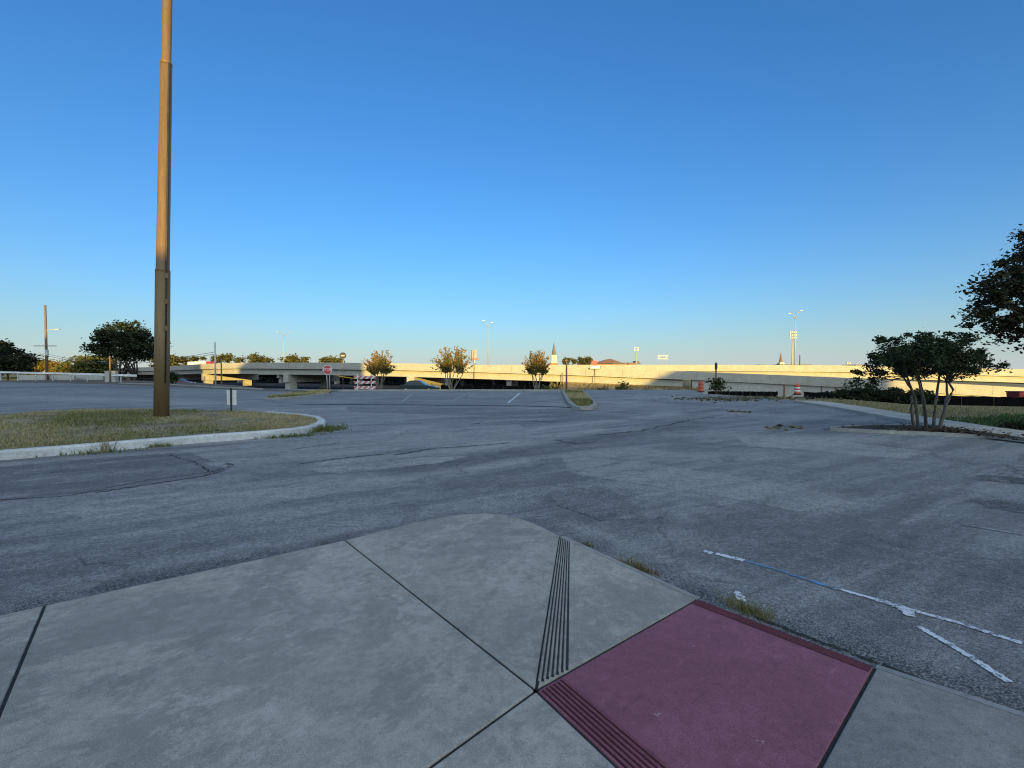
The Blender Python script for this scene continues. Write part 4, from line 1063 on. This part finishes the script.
# dry grass tufts on the embankment
pts = []
for _ in range(3500):
    i = random.choice(ids); o = random.uniform(-7, -.3); f = (o + 3.4) / 3.0
    z = -.95 + (Rr.top[i] - PAR - GIR - .35 + .95) * f if o > -3.4 else -.95 - .95 * (-3.4 - o) / 5.1
    p = Rr.pt(i, o, z); pts.append((p[0] + random.uniform(-.3, .3), p[1], p[2] - .05))
setting(link('dry_grass', blades_mesh('dry_grass', np.array(pts), .35, .10, .7), M['leafdry']), 'stuff')

mpx = [-40, 60, 168, 203, 286, 409, 480, 570, 700, 850, 1024, 1160]
mY = [330, 250, 186, 168, 145, 117, 103, 98, 92.5, 86, 80, 76]
mtop = ([-40, 480, 570, 700, 793, 850, 924, 1024, 1160], [3.45, 3.45, 3.38, 3.27, 3.16, 3.05, 2.75, 2.25, 1.5], 'z')
Mr = Road(mpx, mY, mtop)
main_b = thing('highway_overpass', 'farther sunlit concrete highway overpass rising behind the descending ramp', 'overpass')
WM = 22.0
Mr.bar(0, .28, -PAR, 0, -40, 1160, 'parapet', M['bridge'], main_b)
Mr.bar(WM - .28, WM, -PAR, 0, -40, 1160, 'parapet', M['bridge'], main_b)
Mr.bar(.012, WM - .012, -PAR - .22, -PAR - .004, -40, 1160, 'deck', M['bridge'], main_b)
for off in (.55, 4.5, 8.7, 13, 17, 21): Mr.bar(off, off + .5, -PAR - .22 - 1.1, -PAR - .30, -40, 1160, 'girder', M['bridge'], main_b); Mr.bar(off + .12, off + .38, -PAR - .3, -PAR - .22, -40, 1160, 'girder_web', M['bridge'], main_b)
for px in (232, 276, 330, 352, 440, 505, 580, 660, 760, 870): pier(Mr, px, main_b, 1.1, 1.1, 1.0, 21.0, 1.2, (2.2, 8, 14, 19.8), -2.4, 1.2)

pts = []
for px0, px1 in ((185, 400), (380, 575)):
    for _ in range(5200):
        px = random.uniform(px0, px1); i = Mr.idx(px); q = Mr.pt(i, WM + random.uniform(3, 8), 0); hmax = 2.6 + .7 * math.sin(px * .21) + .4 * math.sin(px * .77)
        pts.append((q[0], q[1], -1.8 + hmax * random.random() ** .8))
setting(link('shade_backdrop_leaves', leaves_mesh('shade_backdrop_leaves', np.array(pts), .75, .8), M['leafdark']), 'stuff')  # dark leaf mass added to blacken the shade under the overpasses
# ------------------------------------------------------------------ silt fence
def silt(px0, px1, topf, Yf, label):
    t = thing('silt_fence', label, 'fence', (0, 0, 0), 'black silt fences below the ramp')
    n = 60; mb = MB(); L = []
    for i in range(n + 1):
        px = px0 + (px1 - px0) * i / n; Y = Yf(px); x = atx(px, Y); z = tz(x, Y)
        zt = at(px, topf(px), Y).z + random.uniform(-.03, .03) - .05 * abs(math.sin(i * .9)); yy = Y + .04 * math.sin(i * 1.7)
        mb.v += [(x, yy, z - .08), (x, yy + .015, zt), (x, yy + .03, z - .08)]
        if i % 6 == 0: L.append((x, yy - .03, z, zt))
    for i in range(n): mb.f += [(3 * i, 3 * i + 3, 3 * i + 4, 3 * i + 1), (3 * i + 1, 3 * i + 4, 3 * i + 5, 3 * i + 2)]
    mb.build('fabric', M['silt'], t)
    for x, y, z, zt in L: MB().box((x, y, (z + zt) / 2), (.04, .04, zt - z + .02)).build('stake', M['barkd'], t)
silt(708, 778, lambda p: np.interp(p, [708, 778], [390.8, 391.3]), lambda p: np.interp(p, [708, 778], [52, 50]), 'short black silt fence between the two orange drums')
silt(804, 1120, lambda p: np.interp(p, [804, 850, 924, 1024, 1120], [391.6, 392.3, 394.6, 397.2, 402]), lambda p: np.interp(p, [804, 924, 1024, 1120], [49, 45.5, 42, 39]), 'long black silt fence running from the right orange drum to the frame edge')
silt(441, 545, lambda p: 385.2 + (p - 441) * .006, lambda p: 57.0, 'black silt fence behind the middle crape myrtle in the overpass shade')

# ------------------------------------------------------------------ traffic drums
def drum(px, py, Y, label, plain=False):
    x = atx(px, Y); z = at(px, py, Y).z
    t = thing('traffic_drum', label, 'traffic drum', (x, Y, z), 'orange traffic drums by the silt fence')
    s = 1.25
    for z0, z1, r0, r1, m in ((0.09, .3, .285, .27, 'orange'), (.3, .45, .262, .255, 'whitem'), (.45, .6, .252, .245, 'orange'), (.6, .74, .238, .232, 'whitem'), (.74, .98, .23, .2, 'orange')):
        MB().tube([(0, 0, z0 * s), (0, 0, z1 * s)], [r0 * s, r1 * s], 16).build('band', M['orange' if plain else m], t, True)
    MB().tube([(0, 0, 0), (0, 0, .09 * s)], [.36 * s, .34 * s], 16).build('base', M['tyre'], t, True)
    MB().box((0, 0, 1.03 * s), (.26 * s, .05, .1 * s)).build('handle', M['orange'], t, bevel=.02)
    return t
drum(701, 392.2, 55, 'plain orange drum left of the sapling in front of the ramp', True)
drum(797.5, 394.8, 54, 'orange and white striped drum at the left end of the long silt fence')

# ------------------------------------------------------------------ signs, barricade
def stop_sign():
    Y = 42.0; x = atx(327.5, Y); t = thing('stop_sign', 'faded red octagonal stop sign on two pale posts by the low island', 'sign', (x, Y, -.02))
    zc = at(327.5, 369.5, Y).z
    def octa(r): return [(r * math.cos(R_(22.5 + 45 * i)), zc + r * math.sin(R_(22.5 + 45 * i))) for i in range(8)]
    MB().extrude_y(octa(.46), -.006, .006).build('border', M['whitem'], t); MB().extrude_y(octa(.42), -.0105, -.0075).build('face', M['signred'], t)
    cu = bpy.data.curves.new('lettering', 'FONT'); cu.body = 'STOP'; cu.align_x = 'CENTER'; cu.align_y = 'CENTER'; cu.size = .36; cu.extrude = .002
    tmp = bpy.data.objects.new('lettering_curve', cu); C.objects.link(tmp); bpy.context.view_layer.update(); me = bpy.data.meshes.new_from_object(tmp.evaluated_get(bpy.context.evaluated_depsgraph_get())); bpy.data.objects.remove(tmp); o = bpy.data.objects.new('lettering', me); C.objects.link(o); me.materials.clear(); me.materials.append(M['whitem']); o.parent = t; o.location = (0, -.015, zc); o.rotation_euler = (math.pi / 2, 0, 0)
    MB().tube([(-.02, .06, -.1), (-.13, .06, zc + .3)], .035, 8).build('post', M['galv'], t, True)
    MB().tube([(.16, .09, -.1), (.16, .09, zc + .2)], .03, 8).build('post', M['galv'], t, True)
stop_sign()
def round_sign():
    Y = 46.0; x = atx(343, Y); z = tz(x, Y); t = thing('round_sign', 'dark brown round sign with pale lettering on a thin tall post', 'sign', (x, Y, z))
    zc = at(343, 355.6, Y).z - z; r = .33
    MB().tube([(0, 0, -.1), (0, 0, zc - r * .9)], .035, 8).build('post', M['poled'], t, True)
    MB().tube([(0, -.03, zc), (0, .03, zc)], r, 24).build('disc', M['darkm'], t)
    MB().box((0, -.034, zc), (.36, .006, .13)).build('band', M['cream'], t)
round_sign()
def barricade():
    Y = 44.0; x = atx(365, Y); z0 = tz(x, Y); t = thing('barricade', 'three board road barricade with slanted red and white stripes', 'barricade', (x, Y, z0))
    k = Y / F
    m_, nt, b = new_mat('slanted_red_white_stripes')
    tc = nt.nodes.new('ShaderNodeTexCoord'); sp = nt.nodes.new('ShaderNodeSeparateXYZ'); nt.links.new(tc.outputs['Object'], sp.inputs[0])
    sm = mul(nt, sp.outputs[0], sp.outputs[2], 'SUBTRACT'); fr = mul(nt, mul(nt, sm, 1 / .52), 0, 'ADD'); fr = mul(nt, fr, 1.0, 'FLOORED_MODULO')
    st = mul(nt, fr, .5, 'GREATER_THAN'); c = mixc(nt, st, (.60, .56, .53), (.42, .13, .12)); nt.links.new(c, b.inputs['Base Color'])
    for py in (377.3, 382.4, 387.6):
        MB().box((0, 0, at(365, py, Y).z - z0), (22.5 * k, .04, .27)).build('board', m_, t, bevel=.006)
    for px in (357.5, 371.2):
        p = atx(px, Y) - x
        MB().box((p, .05, .66 - z0), (.07, .05, 1.62)).build('upright', M['whitem'], t); MB().box((p, .05, .03 - z0), (.1, 1.3, .08)).build('foot', M['whitem'], t)
barricade()
def red_sign():
    Y = float(Rr.Y[Rr.idx(595)]) - .35; x = atx(595, Y); z = -1.6; t = thing('road_sign', 'red over white roadside sign on a thin post in front of the ramp', 'sign', (x, Y, z)); k = Y / F
    f = lambda py: at(595, py, Y).z - z
    MB().tube([(0, .06, -.2), (0, .06, f(362))], .05, 8).build('post', M['poled'], t, True)
    MB().box((-.1, 0, f(363)), (5.8 * k, .05, 4.6 * k)).build('red_panel', M['signred'], t)
    MB().box((0, 0, f(367.2)), (10 * k, .05, 2.6 * k)).build('white_panel', M['whitem'], t)
    fr = MB()
    for sx in (-1, 1): fr.box((sx * 5.2 * k, 0, f(367.2)), (.09, .08, 3 * k))
    fr.box((0, 0, f(368.7)), (10.6 * k, .08, .09)); fr.build('frame', M['darkm'], t)
red_sign()
def pylon():
    Y = 140.0; x = atx(474, Y); t = thing('pylon_sign', 'tall boxy grey pylon sign behind the widest crape myrtle', 'sign', (x, Y, -1.75), rz=R_(25)); k = Y / F
    f = lambda py: at(474, py, Y).z + 1.75
    MB().box((0, 0, f(357) / 2), (.5, .5, f(357))).build('pole', M['galv'], t)
    MB().box((0, 0, (f(350) + f(357.8)) / 2), (4.6 * k, 2.4 * k, f(350) - f(357.8))).build('cabinet', simple('weathered_tan_metal', (.36, .29, .22), .6, .2, 1), t)
    MB().box((.3, 0, f(359)), (7 * k, 2 * k, .5)).build('lower_panel', M['brick'], t)
pylon()
# thin poles
def thin_pole(px, pyt, Y, r, label, mat, name='utility_pole', top=None, zb=None, group=None, lean=0.0):
    x = atx(px, Y); z = tz(x, Y) if zb is None else zb; t = thing(name, label, 'pole', (x, Y, z), group); H = at(px, pyt, Y).z - z
    MB().tube([(0, 0, -.2), (lean, 0, H)], [r * 1.15, r * .85], 10).build('shaft', mat, t, True)
    return t, H
t, H = thin_pole(215.5, 342, 60, .10, 'slim grey pole left of its shorter twin in front of the left overpass', M['galv'], group='slim poles before the left overpass'); MB().box((.12, 0, H * .72), (.3, .1, .25)).build('box', M['galv'], t)
thin_pole(221.5, 358, 60, .09, 'shorter slim brown pole just right of the taller grey one', M['wood'], group='slim poles before the left overpass')
t, H = thin_pole(566.5, 359.5, 44, .085, 'thin brown post at the head of the small grass island', M['wood'], 'post'); MB().box((0, 0, H - .1), (.3, .06, .08)).build('crosspiece', M['wood'], t)
thin_pole(110.3, 356, 78, .12, 'short brown wooden post left of the broad dark oak', M['wood'], 'post')
t, H = thin_pole(47, 305, 104, .24, 'tall wooden utility pole with street lamp arm behind the guardrail', M['wood'])
arm = MB(); zl = at(47, 329.5, 104).z - tz(atx(47, 104), 104)
arm.tube([(0, 0, zl - .3), (1.4, -.1, zl), (2.6, -.15, zl + .02)], .06, 6).box((2.95, -.15, zl), (.9, .35, .2)); arm.build('lamp_arm', M['galv'], t)
zc_ = at(47, 346, 104).z - tz(atx(47, 104), 104); MB().box((0, -.25, zc_), (5.2, .14, .16)).build('crossarm', M['wood'], t)
MB().tube([(.35, -.2, zc_ - 2.2), (.35, -.2, zc_ - .9)], .3, 12).build('transformer', M['galv'], t)
wr = MB()
for z0, z1, y0 in ((351, 355.5, 104), (353, 357.2, 104.4)):
    a, b = at(-60, z0 - 3, y0), at(47, (z0 + z1) / 2 + .5, y0); c = at(215, 352 + (z0 - 351), 60.0)
    for s, e, sag in ((a, b, .6), (b, c, 1.6)):
        wr.tube([s.lerp(e, i / 16) - Vector((0, 0, sag * 4 * (i / 16) * (1 - i / 16))) for i in range(17)], .028, 4)
tag(wr.build('power_line', M['darkm']), 'sagging dark power lines strung from the tall wooden utility pole', 'power line')

# guardrail and barrier on the left
gr = thing('guardrail', 'white guardrail with thin posts at the far left edge of the lot', 'guardrail', (0, 0, 0))
gpts = [at(-60, 370.2, 98), at(0, 371.8, 95), at(35, 372.5, 92), at(70, 373.3, 88), at(105, 374.2, 81), at(137, 375.2, 75)]
rb = MB()
for o0, o1 in ((.17, .17), (-.02, .2)):
    pass
prof = [(0, .19), (-.07, .12), (0, .0), (-.07, -.12), (0, -.19), (.02, -.19), (-.05, -.12), (.02, 0), (-.05, .12), (.02, .19)]
for a, b in zip(gpts[:-1], gpts[1:]):
    n0 = len(rb.v)
    for p in (a, b): rb.v += [(p.x, p.y + o, p.z - .1 + z) for o, z in prof]
    for j in range(10): rb.f.append((n0 + j, n0 + 10 + j, n0 + 10 + (j + 1) % 10, n0 + (j + 1) % 10))
rb.build('rail', M['whitem'], gr)
for i in range(len(gpts) - 1):
    for f in (0, .5):
        p = gpts[i].lerp(gpts[i + 1], f); z = tz(p.x, p.y)
        MB().box((p.x, p.y + .12, (p.z + z) / 2 - .1), (.12, .16, p.z - z + .2)).build('post', M['galv'], gr)
br = thing('concrete_barrier', 'low pale concrete barrier wall behind the white guardrail', 'barrier', (0, 0, 0))
for a, b in ((18, 46), (46.3, 75), (75.3, 104)):
    pa, pb = at(a, 374.9 + (a - 18) * .004, 105), at(b, 375.2, 102); mb = MB(); zb_ = -1.0
    n0 = 0
    for p in (pa, pb): mb.v += [(p.x, p.y - .3, zb_), (p.x, p.y - .28, p.z - .9), (p.x, p.y - .1, p.z), (p.x, p.y + .1, p.z), (p.x, p.y + .3, zb_)]
    for j in range(5): mb.f.append((j, 5 + j, 5 + (j + 1) % 5, (j + 1) % 5))
    mb.f += [(4, 3, 2, 1, 0), (5, 6, 7, 8, 9)]; mb.build('segment', M['bridge2'], br)
pa = at(111.5, 371.5, 80)
bw = thing('concrete_block', 'pale upright concrete block at the guardrail end beside the dark oak', 'block', (pa.x, 80, 0))
MB().prism([(-.9, -.4), (1.0, -.4), (.9, .4), (-.85, .4)], -.1, pa.z).build('body', M['bridge2'], bw, bevel=.05)
MB().box((-.02, 0, pa.z + .05), (2.0, .9, .12)).build('cap', M['bridge2'], bw, bevel=.03)

# ------------------------------------------------------------------ highway lamps, stadium lights
def twin_lamp(px, pyt, label, armpx):
    i = Mr.idx(px); Y = Mr.Y[i] + 9; x = atx(px, Y); z = Mr.top[i] - PAR; t = thing('twin_lamp', label, 'street lamp', (x, Y, z), 'twin armed highway lamps'); k = Y / F
    H = at(px, pyt, Y).z - z
    MB().tube([(0, 0, 0), (0, 0, H)], [.12, .08], 10).build('pole', M['lampm'], t, True)
    for s, (dx, dz) in zip((-1, 1), armpx):
        pts = [(0, 0, H - .1), (s * dx * k * .35, 0, H + dz * k * .45), (s * dx * k * .75, 0, H + dz * k * .9), (s * dx * k, 0, H + dz * k)]
        MB().tube(pts, [.08, .07, .06, .05], 6).build('arm', M['lampm'], t, True)
        MB().box((s * (dx * k + .3), 0, H + dz * k), (.6, .25, .12)).build('lamp_head', M['galv'], t, bevel=.03)
twin_lamp(284, 336, 'left twin armed highway lamp above the shaded overpass', ((5.5, 4.5), (5.5, 4)))
twin_lamp(488, 327, 'twin armed highway lamp right of the pylon sign', ((3.2, 6.5), (3, 4.5)))
twin_lamp(794.5, 319, 'tallest twin armed highway lamp rising beside the stadium lights at right', ((4.6, 5.5), (4.2, 8.5)))
def stadium(px, pyt, w, h, Y, cols, rows, label):
    x = atx(px, Y); z = -1.75; t = thing('stadium_light', label, 'floodlight', (x, Y, z), 'stadium floodlights behind the overpass'); k = Y / F
    H = at(px, pyt, Y).z - z
    MB().tube([(0, 0, 0), (0, 0, H)], [.32, .2], 10).build('pole', M['lampm'], t, True)
    fr = MB()
    for r in range(rows): fr.box((0, .1, H - r * h * k / max(rows - 1, 1)), (w * k, .2, .18))
    fr.box((-w * k / 3, .15, H - h * k / 2), (.16, .16, h * k)); fr.box((w * k / 3, .15, H - h * k / 2), (.16, .16, h * k)); fr.build('frame', M['galv'], t)
    lp = .5 * w * k / cols
    for r in range(rows):
        for c in range(cols):
            MB().tube([(-w * k / 2 + w * k * (c + .5) / cols, -.5, H - r * h * k / max(rows - 1, 1) - .1), (-w * k / 2 + w * k * (c + .5) / cols, 0, H - r * h * k / max(rows - 1, 1))], [lp * .85, lp * .5], 8).build('lamp', M['galv'], t)
stadium(792, 332, 7.5, 5.5, 190, 4, 3, 'tall stadium floodlight rack close behind the tallest twin armed lamp')
stadium(636, 347.5, 5.5, 2.5, 230, 4, 2, 'narrow stadium floodlight rack right of the brown roof')
stadium(662.5, 355.5, 11, 3, 260, 6, 2, 'wide two row stadium floodlight rack right of the narrow one')
stadium(848, 362.3, 4, 1.2, 260, 3, 2, 'tiny floodlight rack just above the overpass left of the bed tree')

# ------------------------------------------------------------------ far buildings
def steeple(px, Y, wbase, py_tip, py_spire, py_base, label, mt, ms, hall):
    k = Y / F; x = atx(px, Y); z = -1.75; t = thing('church', label, 'church', (x, Y, z)); f = lambda py: at(px, py, Y).z - z
    w = wbase * k
    MB().box((0, 0, f(py_base) / 2), (w * 1.25, w * 1.25, f(py_base))).build('tower', M['brick'], t)
    MB().box((0, 0, (f(py_base) + f(py_spire)) / 2), (w * .8, w * .8, f(py_spire) - f(py_base))).build('belfry', mt, t)
    MB().box((0, 0, (f(py_base) + f(py_base - 1.2)) / 2), (w * 1.05, w * 1.05, f(py_base - 1.2) - f(py_base))).build('ledge', mt, t)
    MB().tube([(0, 0, f(py_spire)), (0, 0, f(py_tip))], [w * .38, .03], 8, True).build('spire', ms, t)
    hw, hh, dep = hall[0] * k, hall[1], 14
    n = MB(); zr = f(py_base) * .55
    n.extrude_y([(-hw / 2, 0), (hw / 2, 0), (hw / 2, zr * .7), (0, zr), (-hw / 2, zr * .7)], w * .63, w * .63 + dep); n.build('hall', M['brick'], t)
steeple(553.8, 260, 6.0, 342.0, 355, 363, 'church with cream belfry and thin dark spire above the overpass', M['cream'], M['slate'], (20, 6))
steeple(780.5, 300, 4.4, 352, 362.5, 364.3, 'church with slender brownish spire left of the tallest lamp', M['cream'], M['roofb'], (18, 6))
def hall(px, Y):
    k = Y / F; x = atx(px, Y); z = -1.75; t = thing('hall_building', 'wide building with low brown hipped roof behind the red roadside sign', 'building', (x, Y, z)); f = lambda py: at(px, py, Y).z - z
    MB().box((4 * k, 6, f(364) / 2), (46 * k, 14, f(364))).build('wall', M['brick'], t)
    MB().box((17 * k, 5, (f(364) + f(362.6)) / 2 + .01), (28 * k, 12, f(362.6) - f(364))).build('flat_roof', M['slate'], t)
    a, b = f(363.6), f(358.6); rf = MB()
    rf.v = [(-15 * k, -1.5, a), (15.5 * k, -1.5, a), (15.5 * k, 13, a), (-15 * k, 13, a), (1 * k, 5, b), (3.5 * k, 5, b)]
    rf.f = [(0, 1, 5, 4), (1, 2, 5), (2, 3, 4, 5), (3, 0, 4), (3, 2, 1, 0)]; rf.build('roof', M['roofb'], t)
    MB().box((28.5 * k, 3, (f(361) + f(364)) / 2), (3.6 * k, 6, f(361) - f(364))).build('roof_unit', M['slate'], t)
hall(609, 240)
def lowbld(px0, px1, py, Y, label):
    k = Y / F; x = atx((px0 + px1) / 2, Y); t = thing('low_building', label, 'building', (x, Y, -1.75)); h = at(500, py, Y).z + 1.75
    MB().box((0, 5, h / 2 - .2), ((px1 - px0) * k, 10, h - .4)).build('wall', M['brick'], t)
    MB().box((0, 5, h - .2), ((px1 - px0) * k + .6, 10.6, .4)).build('roof', M['slate'], t)
lowbld(783, 811, 364.4, 250, 'low dark roofed building under the tallest twin armed lamp')
lowbld(760, 765, 364.6, 250, 'tiny flat roofed building left of the brownish spire')
lowbld(856, 872, 364.6, 250, 'low building edge showing left of the bed tree crown')
t, H = thin_pole(799.5, 355, 200, .2, 'thin dark mast right of the tallest twin armed lamp', M['darkm'], 'mast', zb=-1.75); MB().box((0, 0, H * .6), (.8, .3, .3)).build('bracket', M['darkm'], t)

# ------------------------------------------------------------------ vehicles
def sedan(label, loc, rz, paint, L=4.6):
    t = thing('parked_car', label, 'car', loc, None, rz)
    def shell(prof, w0, w1, z_split, name, mat):
        mb = MB(); n = len(prof)
        for y, sc in ((-w0, 1), (-w0 * .98, 1), (w0 * .98, 1), (w0, 1)): mb.v += [(x, y * (w1 if z > z_split else 1), z) for x, z in prof]
        for k in range(3):
            for i in range(n): mb.f.append((k * n + i, k * n + (i + 1) % n, (k + 1) * n + (i + 1) % n, (k + 1) * n + i))
        mb.f += [tuple(range(n - 1, -1, -1)), tuple(range(3 * n, 4 * n))]
        return mb.build(name, mat, t, 'auto', .04)
    shell([(-2.28, .3), (2.25, .3), (2.3, .55), (2.2, .72), (1.2, .88), (-1.55, .92), (-2.2, .88), (-2.3, .6)], .88, .96, .8, 'body', paint)
    shell([(-1.65, .90), (1.05, .87), (.25, 1.38), (-.1, 1.44), (-.9, 1.42), (-1.2, 1.3)], .80, .82, 1.2, 'cabin', M['glass'])
    shell([(-1.22, 1.31), (.28, 1.375), (-.1, 1.46), (-.9, 1.44)], .68, .98, 1.4, 'roof', paint)
    for x in (-1.35, 1.42):
        for s in (-1, 1):
            wl = MB().tube([(x, s * .70, .32), (x, s * .89, .32)], .32, 18).build('wheel', M['tyre'], t); MB().tube([(x, s * .885, .32), (x, s * .90, .32)], .2, 12).build('rim', M['galv'], wl)
    for s in (-1, 1): MB().box((2.22, s * .62, .66), (.12, .36, .14)).build('headlight', M['whitem'], t, bevel=.03); MB().box((-2.27, s * .62, .74), (.08, .36, .16)).build('tail_light', M['redp'], t, bevel=.03)
    return t
Yc = 54.0
sedan('dark teal sedan parked behind the far kerb between two crape myrtles', (atx(419, Yc), Yc, at(419, 380.3, Yc).z - 1.46), R_(-4), M['cargrey'])
Yc = 88.0
sedan('dark red car in shade below the left end of the overpass', (atx(181, Yc), Yc, at(181, 378.5, Yc).z - 1.46), R_(8), simple('dark_red_car_paint', (.22, .02, .025), .3, .1, 2, .1))
Yc = 46.0; xc = atx(1022, Yc); zc0 = tz(xc, Yc); hc = at(1022, 391.3, Yc).z - zc0
t = thing('waste_container', 'dark red metal waste container at the right frame edge behind the silt fence', 'container', (xc, Yc, zc0))
MB().extrude_y([(-.75, .1), (.75, .1), (.95, hc - .12), (-.95, hc - .12)], -.6, .6).build('body', M['redd2'], t, bevel=.02)
MB().box((0, 0, hc - .05), (2.0, 1.3, .12)).build('lid', M['redd2'], t, bevel=.03)
for xx in (-.5, 0, .5): MB().box((xx, -.62, hc * .5), (.09, .06, hc * .7)).build('rib', M['redd2'], t)
for xx in (-.6, .6): MB().tube([(xx, -.5, .06), (xx, -.42, .06)], .08, 10).build('caster', M['tyre'], t)
# truck on the far overpass
def truck():
    i0 = Mr.idx(187); i1 = Mr.idx(204); z = Mr.top[i0] - PAR
    ang = math.atan2(Mr.ty[i0], Mr.tx[i0]); c = Mr.pt(i0, 5.0, z)
    t = thing('semi_truck', 'red cab truck with long white trailer driving on the far overpass at left', 'truck', c, None, ang); s = 1.0
    tl = MB().box((-1.5, 0, 2.45), (15.0, 2.5, 2.75)).build('trailer', M['whitem'], t, bevel=.06)
    MB().box((-1.5, 0, 1.0), (14, 1.0, .2)).build('chassis', M['darkm'], t)
    cab = MB().extrude_y([(7.0, .55), (11.9, .55), (12.0, 1.5), (10.9, 1.75), (10.6, 2.75), (9.6, 3.1), (7.6, 3.75), (7.0, 3.75)], -1.2, 1.2); cab.build('cab', M['redp'], t, bevel=.08)
    MB().box((10.78, 0, 2.25), (.06, 1.9, .7)).build('windscreen', M['glass'], t)
    for x in (-7.5, -6.3, 6.9, 8.2, 11.2):
        for sd in (-1, 1): MB().tube([(x, sd * .85, .5), (x, sd * 1.2, .5)], .5, 14).build('wheel', M['tyre'], t)
truck()

# ------------------------------------------------------------------ unseen building added behind the photographer to cast the evening shade
AZ, EL = R_(12.0), R_(6.0)
sd = Vector((math.sin(AZ) * math.cos(EL), -math.cos(AZ) * math.cos(EL), math.sin(EL)))     # towards the sun
YB = -48.0
bld = thing('shade_building', 'long beige unseen building added far behind the photographer, roofline stepped to shape the evening shade', 'building', (0, YB, 0))
def src(px, road, z):                                       # edge of the shade on the overpass -> edge on the building
    i = road.idx(px); dy = road.Y[i] - YB; return road.X[i] + dy * math.tan(AZ), z + dy / math.cos(AZ) * math.tan(EL)
e0 = -210.0; eA, hA = src(200, Rr, 9.0); eB, hB = src(248, Rr, 4.3); eC, _ = src(364, Rr, 0); _, hL = src(500, Rr, -1.1)
eD0, _ = src(652, Rr, 0); eD1, hR = src(676, Rr, 2.3); eE, _ = src(893, Rr, 0); _, hL1 = src(225, Rr, -.6); _, hE = src(980, Rr, -1.9); eW = eA - 55
d_ = 14.0
for nm, outline in (('wall', [(e0, 0), (eW, 0), (eW, hA - 9), (e0, hA - 9)]), ('shade_block', [(eW + .05, 0), (eA, 0), (eA, hA), (eW + .05, hA)]), ('wall', [(eA + .05, 0), (eB, 0), (eB, hL1), (eA + .05, hL1)]),
                    ('shade_block', [(eB + .05, 0), (eC, 0), (eC, hB), (eB + .05, hB)]), ('wall', [(eC + .05, 0), (eD0, 0), (eD0, hL), (eC + .05, hL)]),
                    ('sloped_shade_block', [(eD0 + .05, 0), (eE, 0), (eE, hR), (eD1, hR), (eD0 + .05, hL)]), ('wall', [(eE + .05, 0), (210, 0), (210, hE), (eE + .05, hE)])):
    MB().extrude_y(outline, -d_, 0).build(nm, M['stucco'], bld)
for x in range(-60, 70, 8): MB().box((x, .05, 1.5), (4.2, .08, 2.4)).build('window', M['glass'], bld)

# ------------------------------------------------------------------ light
w = bpy.data.worlds.new('World'); scene.world = w; w.use_nodes = True; nt = w.node_tree
bg = nt.nodes['Background']; sky = nt.nodes.new('ShaderNodeTexSky'); sky.sky_type = 'NISHITA'; sky.sun_disc = False
sky.sun_elevation = EL; sky.sun_rotation = math.pi - AZ
sky.altitude = 150; sky.air_density = 1.2; sky.dust_density = .3; sky.ozone_density = 5.6
# warm glow added to the sky on the sun side, brightening the shaded ground
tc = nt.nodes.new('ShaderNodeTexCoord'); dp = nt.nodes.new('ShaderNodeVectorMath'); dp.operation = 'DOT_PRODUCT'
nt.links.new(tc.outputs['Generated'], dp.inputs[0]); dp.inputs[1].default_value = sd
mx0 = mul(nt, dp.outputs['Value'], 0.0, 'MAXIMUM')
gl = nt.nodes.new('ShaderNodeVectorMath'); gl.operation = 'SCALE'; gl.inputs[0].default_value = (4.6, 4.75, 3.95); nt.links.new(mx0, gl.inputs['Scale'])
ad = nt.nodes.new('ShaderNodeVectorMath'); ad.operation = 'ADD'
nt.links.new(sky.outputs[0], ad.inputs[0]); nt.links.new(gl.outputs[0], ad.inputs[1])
sx = nt.nodes.new('ShaderNodeSeparateXYZ'); nt.links.new(tc.outputs['Generated'], sx.inputs[0])
el_ = mul(nt, mul(nt, sx.outputs[2], 0.0, 'MAXIMUM'), -1 / .11); hz = mul(nt, mul(nt, 2.71828, el_, 'POWER'), .75)
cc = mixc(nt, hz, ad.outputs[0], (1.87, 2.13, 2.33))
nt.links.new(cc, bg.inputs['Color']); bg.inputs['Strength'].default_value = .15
sl = bpy.data.lights.new('sun', 'SUN'); so = bpy.data.objects.new('sun', sl); C.objects.link(so)
sl.energy = 3.9; sl.angle = R_(.53); sl.color = (1.0, .70, .17)
so.rotation_euler = sd.to_track_quat('Z', 'Y').to_euler()

vs = scene.view_settings
scene.display_settings.display_device = 'sRGB'
vs.view_transform = 'Standard'; vs.look = 'None'; vs.gamma = 1.0; vs.use_curve_mapping = False; vs.exposure = 1.12
scene.cycles.max_bounces = 6; scene.cycles.filter_width = 1.1
scene.cycles.use_denoising = True
